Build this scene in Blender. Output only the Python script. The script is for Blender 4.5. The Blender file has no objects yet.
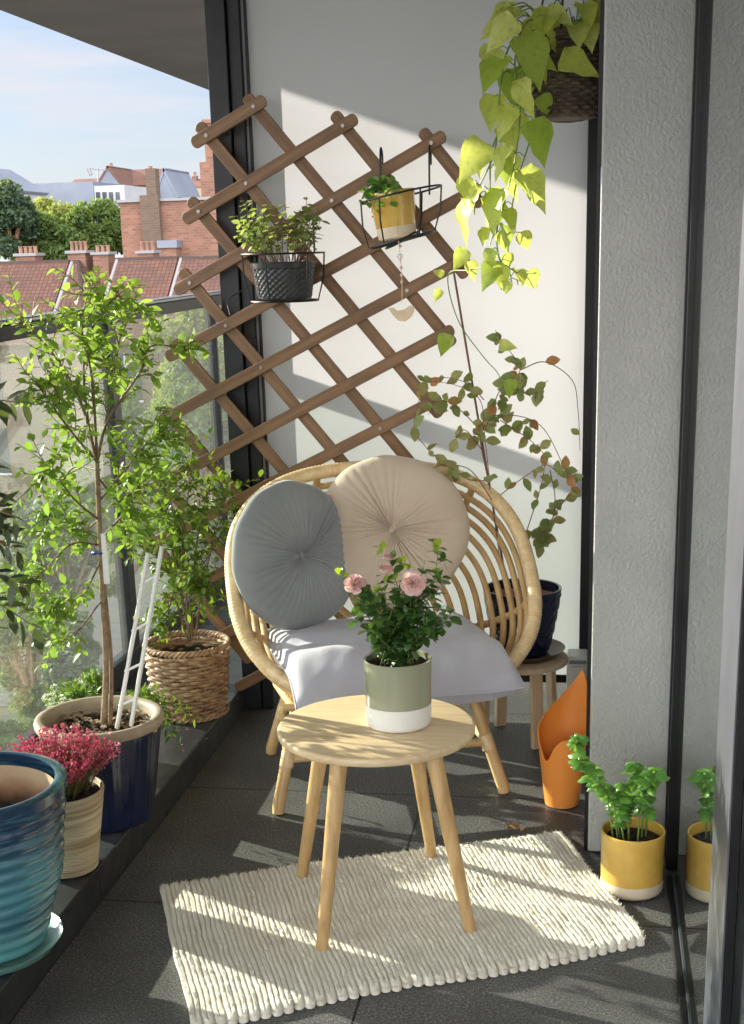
import bpy, math, random
import numpy as np
from mathutils import Vector, Matrix
random.seed(7); rs = np.random.RandomState(11)
S = bpy.context.scene
COL = S.collection
R = math.radians
# ------------------------------------------------------------------ camera
CX, CY, CH = 372.0, 665.0, 1.5
V1 = np.array([600, 240.]); VN = np.array([500, 5200.])
F = float(np.sqrt(-((V1[0]-CX)*(VN[0]-CX)+(V1[1]-CY)*(VN[1]-CY))))
def _d(p):
    v = np.array([p[0]-CX, -(p[1]-CY), -F]); return v/np.linalg.norm(v)
_Y = _d(V1); _Z = -_d(VN); _Z = _Z-_Y*_Z.dot(_Y); _Z /= np.linalg.norm(_Z); _X = np.cross(_Y, _Z)
RM = np.array([_X, _Y, _Z])
def at(x, y, Y):
    """the world point seen at photo position x, y, at distance Y down the balcony"""
    r = RM @ _d((x, y)); return np.array([0, 0, CH]) + r*Y/r[1]
cam = bpy.data.cameras.new('camera'); camo = bpy.data.objects.new('camera', cam); COL.objects.link(camo)
cam.sensor_width = 36; cam.lens = F/1024*36; cam.shift_y = (CY-512)/1024
cam.clip_start = 0.05; cam.clip_end = 3000
M4 = Matrix(RM.tolist()).to_4x4(); M4.translation = (0, 0, CH); camo.matrix_world = M4
S.camera = camo
# ------------------------------------------------------------------ world, sun, exposure
SD = Vector((1, -.446, -.354)).normalized()
EL = math.asin(-SD.z)
w = bpy.data.worlds.new('World'); S.world = w; w.use_nodes = True
nt = w.node_tree; bg = nt.nodes['Background']
sky = nt.nodes.new('ShaderNodeTexSky'); sky.sky_type = 'NISHITA'; sky.sun_disc = False
sky.sun_elevation = EL; sky.sun_rotation = R(-66); sky.air_density = 1.0; sky.dust_density = .7; sky.ozone_density = 1.3
tc = nt.nodes.new('ShaderNodeTexCoord'); mp = nt.nodes.new('ShaderNodeMapping')
mp.inputs['Scale'].default_value = (1.6, 1.6, 11); mp.inputs['Rotation'].default_value = (R(-6), R(-5), 0)
nz = nt.nodes.new('ShaderNodeTexNoise'); nz.inputs['Scale'].default_value = 2.4; nz.inputs['Detail'].default_value = 8; nz.inputs['Roughness'].default_value = .58
cr = nt.nodes.new('ShaderNodeValToRGB'); cr.color_ramp.elements[0].position = .36; cr.color_ramp.elements[1].position = .62
cr.color_ramp.elements[0].color = (.34, .34, .34, 1); cr.color_ramp.elements[1].color = (.95, .95, .95, 1)
mx = nt.nodes.new('ShaderNodeMix'); mx.data_type = 'RGBA'; 
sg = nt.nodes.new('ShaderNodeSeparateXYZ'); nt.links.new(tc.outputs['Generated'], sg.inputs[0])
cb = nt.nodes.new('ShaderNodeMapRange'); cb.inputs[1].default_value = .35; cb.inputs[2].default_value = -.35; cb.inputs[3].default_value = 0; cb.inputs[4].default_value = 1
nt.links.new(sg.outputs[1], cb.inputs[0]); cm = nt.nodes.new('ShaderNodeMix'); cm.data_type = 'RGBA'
cm.inputs[6].default_value = (3.7, 3.8, 4.1, 1); cm.inputs[7].default_value = (35, 33.8, 33.5, 1)      # added fill: unseen sky behind the camera made far brighter
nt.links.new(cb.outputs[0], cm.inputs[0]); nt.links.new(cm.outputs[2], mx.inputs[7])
L = nt.links
L.new(tc.outputs['Generated'], mp.inputs[0]); L.new(mp.outputs[0], nz.inputs['Vector']); L.new(nz.outputs[0], cr.inputs[0])
L.new(cr.outputs[0], mx.inputs[0]); tn = nt.nodes.new('ShaderNodeMix'); tn.data_type = 'RGBA'; tn.blend_type = 'MULTIPLY'; tn.inputs[0].default_value = 1; tn.inputs[7].default_value = (.40, .50, .70, 1)
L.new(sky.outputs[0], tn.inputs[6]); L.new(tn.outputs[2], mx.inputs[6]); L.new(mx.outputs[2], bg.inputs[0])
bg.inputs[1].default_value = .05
sl = bpy.data.lights.new('sun', 'SUN'); sl.energy = 3.5; sl.angle = R(.55); sl.color = (1, .90, .76)
so = bpy.data.objects.new('sun', sl); COL.objects.link(so); so.rotation_euler = SD.to_track_quat('-Z', 'Y').to_euler()
S.view_settings.view_transform = 'Standard'; S.view_settings.look = 'None'; S.view_settings.gamma = 1
S.view_settings.exposure = 2.15
S.cycles.max_bounces = 8; S.cycles.diffuse_bounces = 4; S.cycles.transparent_max_bounces = 16
S.cycles.use_denoising = True
# ------------------------------------------------------------------ materials
def C(h, g=1.0):
    h = h.lstrip('#'); c = [int(h[i:i+2], 16)/255 for i in (0, 2, 4)]
    return tuple([(x/12.92 if x <= .04045 else ((x+.055)/1.055)**2.4)*g for x in c]+[1])
class Mt:
    def __init__(s, name):
        s.m = bpy.data.materials.new(name); s.m.use_nodes = True; s.t = s.m.node_tree
        s.p = s.t.nodes['Principled BSDF']; s.out = s.t.nodes['Material Output']
        s.co = s.n('ShaderNodeTexCoord').outputs['Object']
    def n(s, k): return s.t.nodes.new(k)
    def l(s, a, b): s.t.links.new(a, b)
    def map(s, sc, rot=(0, 0, 0), src=None):
        m = s.n('ShaderNodeMapping'); m.inputs['Scale'].default_value = sc; m.inputs['Rotation'].default_value = rot
        s.l(src or s.co, m.inputs[0]); return m.outputs[0]
    def noise(s, scale, detail=3, vec=None, rough=.5):
        n = s.n('ShaderNodeTexNoise'); n.inputs['Scale'].default_value = scale; n.inputs['Detail'].default_value = detail
        n.inputs['Roughness'].default_value = rough; s.l(vec or s.co, n.inputs['Vector']); return n.outputs[0]
    def ramp(s, fac, stops):
        r = s.n('ShaderNodeValToRGB'); e = r.color_ramp.elements
        while len(e) < len(stops): e.new(.5)
        for i, (p, c) in enumerate(stops): e[i].position = p; e[i].color = c
        s.l(fac, r.inputs[0]); return r.outputs[0]
    def mix(s, a, b, fac):
        m = s.n('ShaderNodeMix'); m.data_type = 'RGBA'
        for v, i in ((a, 6), (b, 7), (fac, 0)):
            if isinstance(v, (tuple, float, int)): m.inputs[i].default_value = v
            else: s.l(v, m.inputs[i])
        return m.outputs[2]
    def math(s, op, a, b=0.0, c=None):
        m = s.n('ShaderNodeMath'); m.operation = op
        for v, i in ((a, 0), (b, 1), (c, 2)):
            if v is None: continue
            if isinstance(v, (float, int)): m.inputs[i].default_value = v
            else: s.l(v, m.inputs[i])
        return m.outputs[0]
    def bump(s, h, st=.3, dist=.01, prev=None):
        b = s.n('ShaderNodeBump'); b.inputs['Strength'].default_value = st; b.inputs['Distance'].default_value = dist
        s.l(h, b.inputs['Height'])
        if prev is not None: s.l(prev, b.inputs['Normal'])
        s.l(b.outputs[0], s.p.inputs['Normal']); return b.outputs[0]
    def base(s, v):
        if isinstance(v, tuple): s.p.inputs['Base Color'].default_value = v
        else: s.l(v, s.p.inputs['Base Color'])
    def set(s, **k):
        for a, v in k.items(): s.p.inputs[a.replace('_', ' ')].default_value = v
        return s
def simple(name, c1, c2=None, scale=8, rough=.5, bs=0, bscale=60, bdist=.002, coat=0, metal=0, spec=.5, detail=4):
    m = Mt(name); m.set(Roughness=rough, Metallic=metal, Specular_IOR_Level=spec, Coat_Weight=coat, Coat_Roughness=.08)
    if c2: m.base(m.ramp(m.noise(scale, detail), [(.3, c1), (.7, c2)]))
    else: m.base(c1)
    if bs: m.bump(m.noise(bscale, 3), bs, bdist)
    return m.m
def wood(name, c1, c2, axis='x', rough=.5, k=1.0, c3=None):
    m = Mt(name); sc = {'x': (2.2, 38, 38), 'y': (38, 2.2, 38), 'z': (38, 38, 2.2)}[axis]
    v = m.map(tuple(a*k for a in sc)); n1 = m.noise(1.6, 5, v, .6)
    st = [(.32, c1), (.62, c2)]
    col = m.ramp(n1, st)
    if c3:
        col = m.mix(col, c3, m.ramp(m.noise(5, 3), [(.55, (0, 0, 0, 1)), (.75, (.8, .8, .8, 1))]))
    if name == 'trellis_wood':
        oi = m.n('ShaderNodeObjectInfo'); col = m.mix(col, (.30, .19, .11, 1), m.math('MULTIPLY', oi.outputs['Random'], .22)); col = m.mix(col, (.07, .04, .022, 1), m.ramp(m.noise(7, 5), [(.5, (0, 0, 0, 1)), (.8, (.6, .6, .6, 1))]))
    m.base(col); m.set(Roughness=rough); m.bump(n1, .25, .002); return m.m
def leafmat(name, cols, trans=.45, rough=.42, tcol=None, spec=.4):
    m = Mt(name); g = m.n('ShaderNodeNewGeometry'); n = len(cols)
    c = m.ramp(g.outputs['Random Per Island'], [(i/max(1, n-1), x) for i, x in enumerate(cols)])
    c = m.mix(c, (.02, .02, .01, 1), m.ramp(m.noise(90, 2), [(.5, (0, 0, 0, 1)), (.8, (.35, .35, .35, 1))]))
    m.base(c); m.set(Roughness=rough, Specular_IOR_Level=spec)
    t = m.n('ShaderNodeBsdfTranslucent'); tcx = m.mix(c, tcol or (.55, .75, .05, 1), .35); m.l(tcx, t.inputs[0])
    x = m.n('ShaderNodeMixShader'); x.inputs[0].default_value = trans
    m.l(m.p.outputs[0], x.inputs[1]); m.l(t.outputs[0], x.inputs[2]); m.l(x.outputs[0], m.out.inputs[0]); return m.m
M = {}
# floor: dark speckled granite tiles, joints by position
m = Mt('granite_tiles')
sp = m.math('ADD', m.math('MULTIPLY', m.noise(430, 2), .6), m.math('MULTIPLY', m.noise(170, 2), .4)); ns = m.noise(3, 5)
c = m.ramp(sp, [(.40, (.042, .042, .044, 1)), (.52, (.10, .10, .104, 1)), (.64, (.34, .34, .34, 1))])
c = m.mix(c, (.035, .036, .038, 1), m.ramp(ns, [(.35, (0, 0, 0, 1)), (.7, (.65, .65, .65, 1))]))
sx = m.n('ShaderNodeSeparateXYZ'); m.l(m.co, sx.inputs[0])
def joint(o, off, per, wd):
    a = m.math('SUBTRACT', o, off); a = m.math('DIVIDE', a, per); a = m.math('FRACT', m.math('ADD', a, 20.5))
    a = m.math('ABSOLUTE', m.math('SUBTRACT', a, .5)); return m.math('LESS_THAN', a, wd/per)
j = m.math('MAXIMUM', joint(sx.outputs[0], -.463, .70, .0028), joint(sx.outputs[1], 2.89, .73, .0028))
c = m.mix(c, (.006, .006, .007, 1), j); m.base(c)
rr = m.ramp(sp, [(.4, (.62, .62, .62, 1)), (.7, (.38, .38, .38, 1))]); m.l(rr, m.p.inputs['Roughness'])
m.bump(m.math('SUBTRACT', 1, j), .3, .002); M['floor'] = m.m
M['dark_metal'] = simple('dark_metal', (.008, .010, .014, 1), (.013, .015, .020, 1), 30, .42, .1, 400, .0005, spec=.35)
m = Mt('ledge_metal'); m.base(m.ramp(m.noise(7, 5), [(.35, (.022, .025, .030, 1)), (.7, (.040, .044, .050, 1))]))
m.l(m.ramp(m.noise(18, 5), [(.35, (.30, .30, .30, 1)), (.7, (.46, .46, .46, 1))]), m.p.inputs['Roughness']); m.bump(m.noise(500, 2), .05, .0005)
M['ledge'] = m.m
M['black'] = simple('black_profile', (.005, .005, .006, 1), (.008, .008, .010, 1), 20, .42, spec=.3)
M['grey_metal'] = simple('grey_metal', (.07, .08, .10, 1), (.095, .105, .125, 1), 12, .36, metal=.3)
M['lit_rail_metal'] = simple('lit_rail_metal', (.30, .31, .33, 1), (.38, .39, .41, 1), 9, .33, metal=.7)
M['thin_strip'] = simple('pale_strip', (.20, .21, .22, 1), None, rough=.4)
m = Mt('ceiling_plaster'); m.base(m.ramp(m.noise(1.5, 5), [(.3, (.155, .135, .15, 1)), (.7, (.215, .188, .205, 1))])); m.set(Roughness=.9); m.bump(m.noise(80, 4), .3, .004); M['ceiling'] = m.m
# textured render
m = Mt('rough_render'); a = m.noise(125, 3, m.map((1, 1, .8)), .6); b = m.noise(3.5, 7, None, .65)
m.base(m.ramp(b, [(.3, (.35, .355, .345, 1)), (.7, (.42, .425, .41, 1))])); m.set(Roughness=.75, Specular_IOR_Level=.4)
m.bump(m.ramp(a, [(.38, (0, 0, 0, 1)), (.62, (1, 1, 1, 1))]), .5, .0035); M['render'] = m.m
# frosted panel
m = Mt('frosted_panel'); col = m.ramp(m.noise(1.6, 3), [(.3, (.53, .55, .585, 1)), (.7, (.575, .595, .63, 1))]); m.base(col); m.set(Roughness=.45, Specular_IOR_Level=.35)
t = m.n('ShaderNodeBsdfTranslucent'); m.l(col, t.inputs[0]); x = m.n('ShaderNodeMixShader'); x.inputs[0].default_value = .5
m.l(m.p.outputs[0], x.inputs[1]); m.l(t.outputs[0], x.inputs[2]); m.l(x.outputs[0], m.out.inputs[0]); M['frost'] = m.m
# clear glass with dust
def glassmat(name, tint, dust, ior=1.45):
    m = Mt(name); fr = m.n('ShaderNodeFresnel'); ge = m.n('ShaderNodeNewGeometry'); m.l(m.math('MULTIPLY_ADD', ge.outputs['Backfacing'], 1/ior-ior, ior), fr.inputs[0])
    tr = m.n('ShaderNodeBsdfTransparent'); tr.inputs[0].default_value = tint
    gl = m.n('ShaderNodeBsdfGlossy'); gl.inputs['Roughness'].default_value = .01
    x = m.n('ShaderNodeMixShader'); m.l(fr.outputs[0], x.inputs[0]); m.l(tr.outputs[0], x.inputs[1]); m.l(gl.outputs[0], x.inputs[2])
    df = m.n('ShaderNodeBsdfDiffuse'); df.inputs[0].default_value = (.75, .77, .74, 1)
    tl = m.n('ShaderNodeBsdfTranslucent'); tl.inputs[0].default_value = (.75, .77, .74, 1)
    d2 = m.n('ShaderNodeMixShader'); d2.inputs[0].default_value = .6; m.l(df.outputs[0], d2.inputs[1]); m.l(tl.outputs[0], d2.inputs[2])
    ds = m.ramp(m.noise(3.5, 7, m.map((1, 1, .45)), .6), [(.3, (dust*.45,)*3+(1,)), (.72, (dust*1.5,)*3+(1,))])
    y = m.n('ShaderNodeMixShader'); m.l(ds, y.inputs[0]); m.l(x.outputs[0], y.inputs[1]); m.l(d2.outputs[0], y.inputs[2])
    m.l(y.outputs[0], m.out.inputs[0]); return m.m
M['glass'] = glassmat('dusty_glass', (.86, .91, .88, 1), .026)
# door glass: coated pane before a dark room
m = Mt('door_glass'); gl = m.n('ShaderNodeBsdfGlossy'); gl.inputs['Roughness'].default_value = .015; gl.inputs[0].default_value = (.93, .95, .95, 1)
fr = m.n('ShaderNodeFresnel'); fr.inputs[0].default_value = 2.3
df = m.n('ShaderNodeBsdfDiffuse'); df.inputs[0].default_value = (.02, .022, .024, 1)
x = m.n('ShaderNodeMixShader'); m.l(m.math('MINIMUM', m.math('MULTIPLY', fr.outputs[0], 1.35), 1.0), x.inputs[0]); m.l(df.outputs[0], x.inputs[1]); m.l(gl.outputs[0], x.inputs[2]); m.l(x.outputs[0], m.out.inputs[0]); M['door_glass'] = m.m
M['trellis'] = wood('trellis_wood', (.105, .050, .021, 1), (.225, .118, .052, 1), 'x', .55)
M['bolt'] = simple('bolt_zinc', (.24, .23, .22, 1), None, rough=.35, metal=.9)
m = Mt('rattan'); n1 = m.noise(9, 4); m.base(m.ramp(n1, [(.3, (.50, .31, .135, 1)), (.55, (.68, .46, .22, 1)), (.75, (.76, .55, .30, 1))]))
m.set(Roughness=.42, Coat_Weight=.15); m.bump(m.noise(140, 3), .3, .002); M['rattan'] = m.m
M['rattan_wrap'] = simple('rattan_wrap', (.66, .45, .225, 1), (.80, .61, .36, 1), 45, .36, .25, 200, .001, coat=.25)
m = Mt('table_wood'); v = m.map((4, 55, 30), (0, 0, R(8))); n1 = m.noise(1.2, 6, v, .62)
c = m.ramp(n1, [(.3, (.56, .40, .235, 1)), (.5, (.66, .50, .31, 1)), (.72, (.72, .58, .39, 1))])
kn = m.noise(3.3, 4); c = m.mix(c, (.56, .44, .30, 1), m.ramp(kn, [(.55, (0, 0, 0, 1)), (.7, (.6, .6, .6, 1))]))
m.base(c); m.set(Roughness=.48); m.bump(n1, .15, .001); M['table_top'] = m.m
M['table_leg'] = wood('leg_wood', (.42, .25, .10, 1), (.60, .40, .19, 1), 'z', .45, .8)
M['stool'] = wood('stool_wood', (.55, .39, .23, 1), (.68, .52, .34, 1), 'z', .5, .7)
def fabric(name, c1, c2, sheen=.5, ws=900, bs=.25, nscale=5):
    m = Mt(name); m.base(m.ramp(m.noise(nscale, 4), [(.3, c1), (.7, c2)])); m.set(Roughness=.85, Sheen_Weight=sheen, Sheen_Roughness=.4, Specular_IOR_Level=.2)
    b_ = m.bump(m.noise(7, 5, None, .6), .35, .012); m.bump(m.noise(ws, 2), bs, .001, b_); return m.m
M['grey_velvet'] = fabric('grey_velvet', (.21, .225, .24, 1), (.285, .30, .315, 1), .6)
M['beige_velvet'] = fabric('beige_velvet', (.48, .385, .30, 1), (.57, .47, .375, 1), .4)
M['lavender'] = fabric('lavender_cotton', (.40, .39, .46, 1), (.47, .46, .53, 1), .2)
m = Mt('wool'); m.base(m.ramp(m.noise(16, 5), [(.3, (.78, .72, .62, 1)), (.7, (.90, .86, .78, 1))])); m.set(Roughness=.95, Sheen_Weight=.3, Specular_IOR_Level=.1); m.bump(m.noise(260, 6, None, .7), .8, .006); M['wool'] = m.m
M['wicker'] = simple('wicker', (.23, .13, .07, 1), (.50, .34, .21, 1), 38, .55, .3, 150, .002)
M['wicker_pale'] = simple('wicker_pale', (.36, .29, .22, 1), (.50, .42, .33, 1), 38, .6, .3, 150, .002)
M['soil'] = simple('soil', (.018, .011, .007, 1), (.055, .035, .022, 1), 60, .95, 1, 120, .02)
m = Mt('teal_glaze'); g = m.n('ShaderNodeSeparateXYZ'); m.l(m.co, g.inputs[0])
z = m.math('MULTIPLY', g.outputs[2], 2.4); z = m.math('ADD', z, m.math('MULTIPLY', m.noise(6, 3, m.map((1, 1, 3))), .35))
c = m.ramp(z, [(.10, (.07, .20, .21, 1)), (.30, (.09, .26, .28, 1)), (.46, (.03, .11, .16, 1)), (.62, (.07, .23, .28, 1)), (.84, (.025, .085, .13, 1)), (1.0, (.014, .038, .085, 1))])
st = m.noise(9, 4, m.map((1, 1, 9))); c = m.mix(c, (.12, .33, .36, 1), m.ramp(st, [(.52, (0, 0, 0, 1)), (.75, (.5, .5, .5, 1))]))
m.base(c); m.set(Roughness=.18, Coat_Weight=.6, Coat_Roughness=.06); m.bump(st, .1, .003); M['teal'] = m.m
M['saucer_teal'] = simple('mint_glaze', (.17, .38, .36, 1), (.22, .45, .42, 1), 8, .25, coat=.5)
M['navy'] = simple('navy_glaze', (.006, .011, .038, 1), (.011, .018, .060, 1), 12, .22, coat=.6)
M['cream_rim'] = simple('cream_rim', (.30, .235, .165, 1), (.42, .34, .25, 1), 20, .55)
M['terracotta'] = simple('terracotta_inside', (.25, .12, .06, 1), (.33, .19, .11, 1), 14, .85, .3, 90, .003)
m = Mt('stained_clay'); g = m.n('ShaderNodeSeparateXYZ'); m.l(m.co, g.inputs[0]); z = m.math('ADD', m.math('MULTIPLY', m.math('SUBTRACT', g.outputs[2], .28), 9), m.math('MULTIPLY', m.noise(9, 5), .7))
m.base(m.ramp(z, [(.35, (.07, .035, .02, 1)), (.62, (.30, .17, .10, 1)), (.85, (.42, .30, .20, 1))])); m.set(Roughness=.85); m.bump(m.noise(80, 4), .4, .003); M['stained_clay'] = m.m
M['brown_plastic'] = simple('brown_plastic', (.075, .03, .02, 1), None, rough=.35)
m = Mt('striped_rope'); g = m.n('ShaderNodeSeparateXYZ'); m.l(m.co, g.inputs[0])
st = m.noise(5, 4, m.map((.6, .6, 16))); m.base(m.ramp(st, [(.35, (.33, .24, .14, 1)), (.5, (.52, .43, .29, 1)), (.66, (.62, .55, .42, 1))])); m.set(Roughness=.7); M['rope_pot'] = m.m
M['sage'] = simple('sage_glaze', (.30, .31, .21, 1), (.35, .355, .25, 1), 6, .14, coat=.7)
M['white_glaze'] = simple('white_matt', (.72, .71, .69, 1), (.78, .775, .76, 1), 9, .35)
M['yellow'] = simple('yellow_glaze', (.52, .31, .055, 1), (.68, .44, .10, 1), 14, .22, coat=.6)
M['cream_base'] = simple('unglazed_base', (.62, .52, .38, 1), (.70, .60, .46, 1), 30, .7)
M['orange'] = simple('orange_plastic', (.80, .27, .045, 1), (.84, .30, .055, 1), 5, .38)
M['dark_basket'] = simple('dark_seagrass', (.035, .022, .016, 1), (.10, .070, .050, 1), 45, .7, .4, 160, .003)
M['wire'] = simple('black_wire', (.01, .01, .011, 1), None, rough=.4)
M['dark_plastic'] = simple('anthracite_plastic', (.016, .018, .021, 1), (.024, .026, .03, 1), 20, .35)
M['white_plastic'] = simple('white_plastic', (.70, .69, .68, 1), None, rough=.4)
M['box_grey'] = simple('box_grey', (.66, .67, .68, 1), (.70, .71, .72, 1), 20, .4)
M['blue_tie'] = simple('blue_tie', (.03, .08, .30, 1), None, rough=.5)
M['bark'] = simple('bark', (.16, .10, .06, 1), (.33, .23, .15, 1), 55, .85, .6, 120, .004)
M['twig'] = simple('twig', (.10, .065, .035, 1), (.20, .14, .08, 1), 40, .7)
M['red_stem'] = simple('red_stem', (.13, .05, .03, 1), (.20, .09, .06, 1), 40, .6)
M['green_stem'] = simple('green_stem', (.10, .17, .04, 1), (.17, .26, .06, 1), 30, .5)
M['dead'] = simple('dead_leaf', (.24, .11, .03, 1), (.36, .20, .08, 1), 50, .8)
M['birch'] = simple('ply_wood', (.55, .42, .29, 1), (.66, .53, .38, 1), 40, .6)
M['lf_tree'] = leafmat('leaf_tree', [(.11, .22, .035, 1), (.20, .34, .05, 1), (.16, .29, .04, 1), (.28, .41, .08, 1), (.34, .42, .09, 1)], .45, tcol=(.55, .80, .10, 1))
M['lf_shrub'] = leafmat('leaf_shrub', [(.06, .13, .02, 1), (.11, .20, .03, 1), (.17, .28, .04, 1)], .4)
M['lf_olive'] = leafmat('leaf_olive', [(.03, .045, .03, 1), (.05, .07, .045, 1), (.09, .11, .08, 1)], .15)
M['lf_rose'] = leafmat('leaf_rose', [(.025, .075, .02, 1), (.045, .115, .03, 1), (.09, .19, .045, 1)], .25, .3)
M['lf_young'] = leafmat('leaf_young', [(.22, .33, .03, 1), (.34, .42, .05, 1)], .45, .35)
M['lf_basil'] = leafmat('leaf_basil', [(.07, .20, .035, 1), (.11, .28, .05, 1), (.17, .36, .07, 1)], .35, .33)
M['lf_pothos'] = leafmat('leaf_pothos', [(.40, .48, .07, 1), (.52, .57, .12, 1), (.58, .62, .18, 1), (.28, .40, .05, 1), (.48, .54, .09, 1)], .42, .35, (.62, .75, .16, 1))
M['lf_hoya'] = leafmat('leaf_climber', [(.17, .25, .08, 1), (.26, .33, .11, 1), (.32, .30, .12, 1), (.20, .29, .10, 1), (.50, .20, .09, 1)], .42, .4, (.5, .4, .1, 1))
M['lf_mint'] = leafmat('leaf_mint', [(.16, .24, .07, 1), (.28, .36, .13, 1), (.38, .44, .18, 1)], .4)
M['lf_heather'] = leafmat('heather_bells', [(.50, .04, .14, 1), (.68, .09, .22, 1), (.55, .16, .18, 1), (.30, .13, .11, 1)], .3, .6, (.8, .1, .2, 1))
M['lf_trail'] = leafmat('leaf_trailing', [(.05, .12, .02, 1), (.12, .22, .04, 1)], .35)
M['lf_white'] = leafmat('white_blossom', [(.62, .66, .48, 1), (.75, .77, .62, 1)], .35, .6, (.8, .8, .5, 1))
M['lf_pink'] = leafmat('rose_petal', [(.80, .50, .48, 1), (.86, .64, .61, 1), (.83, .57, .55, 1)], .35, .5, (.95, .72, .68, 1))
M['lf_far'] = leafmat('far_foliage', [(.04, .08, .02, 1), (.07, .12, .03, 1), (.10, .16, .04, 1)], .35, .6)
M['lf_fardark'] = leafmat('far_foliage_dark', [(.022, .048, .034, 1), (.035, .066, .042, 1), (.05, .09, .05, 1)], .25, .6)
M['lf_faryel'] = leafmat('far_foliage_yellow', [(.12, .17, .04, 1), (.22, .24, .06, 1), (.30, .27, .09, 1)], .4, .6)
# background
def tiles(name, c1, c2, sx_=.19, sy_=.21):
    m = Mt(name); b = m.n('ShaderNodeTexBrick'); b.offset = 0; b.inputs['Scale'].default_value = 1
    b.inputs['Brick Width'].default_value = sx_; b.inputs['Row Height'].default_value = sy_; b.inputs['Mortar Size'].default_value = .024; b.inputs['Mortar Smooth'].default_value = .6
    b.inputs['Color1'].default_value = c1; b.inputs['Color2'].default_value = c2; b.inputs['Mortar'].default_value = (c1[0]*.42, c1[1]*.42, c1[2]*.42, 1)
    m.l(m.n('ShaderNodeUVMap').outputs[0], b.inputs['Vector']); c = m.mix(b.outputs[0], (.05, .035, .03, 1), m.ramp(m.noise(.7, 5), [(.4, (0, 0, 0, 1)), (.75, (.5, .5, .5, 1))]))
    m.base(c); m.set(Roughness=.75); m.bump(b.outputs['Fac'], -.6, .05); return m.m
M['tile_red'] = tiles('clay_roof_tiles', (.090, .040, .027, 1), (.135, .060, .040, 1))
M['tile_far'] = tiles('far_roof_tiles', (.13, .06, .045, 1), (.18, .085, .06, 1))
def bricks(name, c1, c2, mo, w_=.42, h_=.16):
    m = Mt(name); b = m.n('ShaderNodeTexBrick'); b.inputs['Scale'].default_value = 1
    b.inputs['Brick Width'].default_value = w_; b.inputs['Row Height'].default_value = h_; b.inputs['Mortar Size'].default_value = .012
    b.inputs['Color1'].default_value = c1; b.inputs['Color2'].default_value = c2; b.inputs['Mortar'].default_value = mo
    m.l(m.n('ShaderNodeUVMap').outputs[0], b.inputs['Vector']); c = m.mix(b.outputs[0], (.09, .055, .04, 1), m.ramp(m.noise(.6, 6), [(.4, (0, 0, 0, 1)), (.75, (.6, .6, .6, 1))]))
    m.base(c); m.set(Roughness=.85); return m.m
M['brick'] = bricks('orange_brick', (.16, .075, .050, 1), (.25, .12, .08, 1), (.20, .14, .11, 1), .34, .13)
M['brick_brown'] = bricks('brown_brick', (.095, .062, .044, 1), (.13, .088, .062, 1), (.13, .11, .09, 1), .3, .12)
M['white_wall'] = simple('white_wall', (.36, .37, .40, 1), (.42, .43, .46, 1), .6, .85)
M['slate'] = simple('blue_grey_roof', (.13, .15, .20, 1), (.17, .195, .25, 1), .4, .55)
M['pale_metal'] = simple('lead_flashing', (.22, .22, .23, 1), None, rough=.5)
M['window_dark'] = simple('window_dark', (.03, .04, .05, 1), None, rough=.12, spec=.8)
M['clay_pot'] = simple('clay_pot', (.19, .10, .07, 1), (.25, .14, .10, 1), 4, .8)
M['ground'] = simple('garden_ground', (.030, .034, .022, 1), (.055, .062, .040, 1), .3, .95, detail=8)
M['asphalt'] = simple('asphalt', (.045, .046, .05, 1), (.065, .066, .07, 1), 2, .9)
M['car_red'] = simple('red_paint', (.40, .02, .02, 1), None, rough=.25, coat=1)
M['car_white'] = simple('white_paint', (.70, .74, .78, 1), None, rough=.25, coat=1)
M['rubber'] = simple('tyre_rubber', (.015, .015, .015, 1), None, rough=.8)
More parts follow.
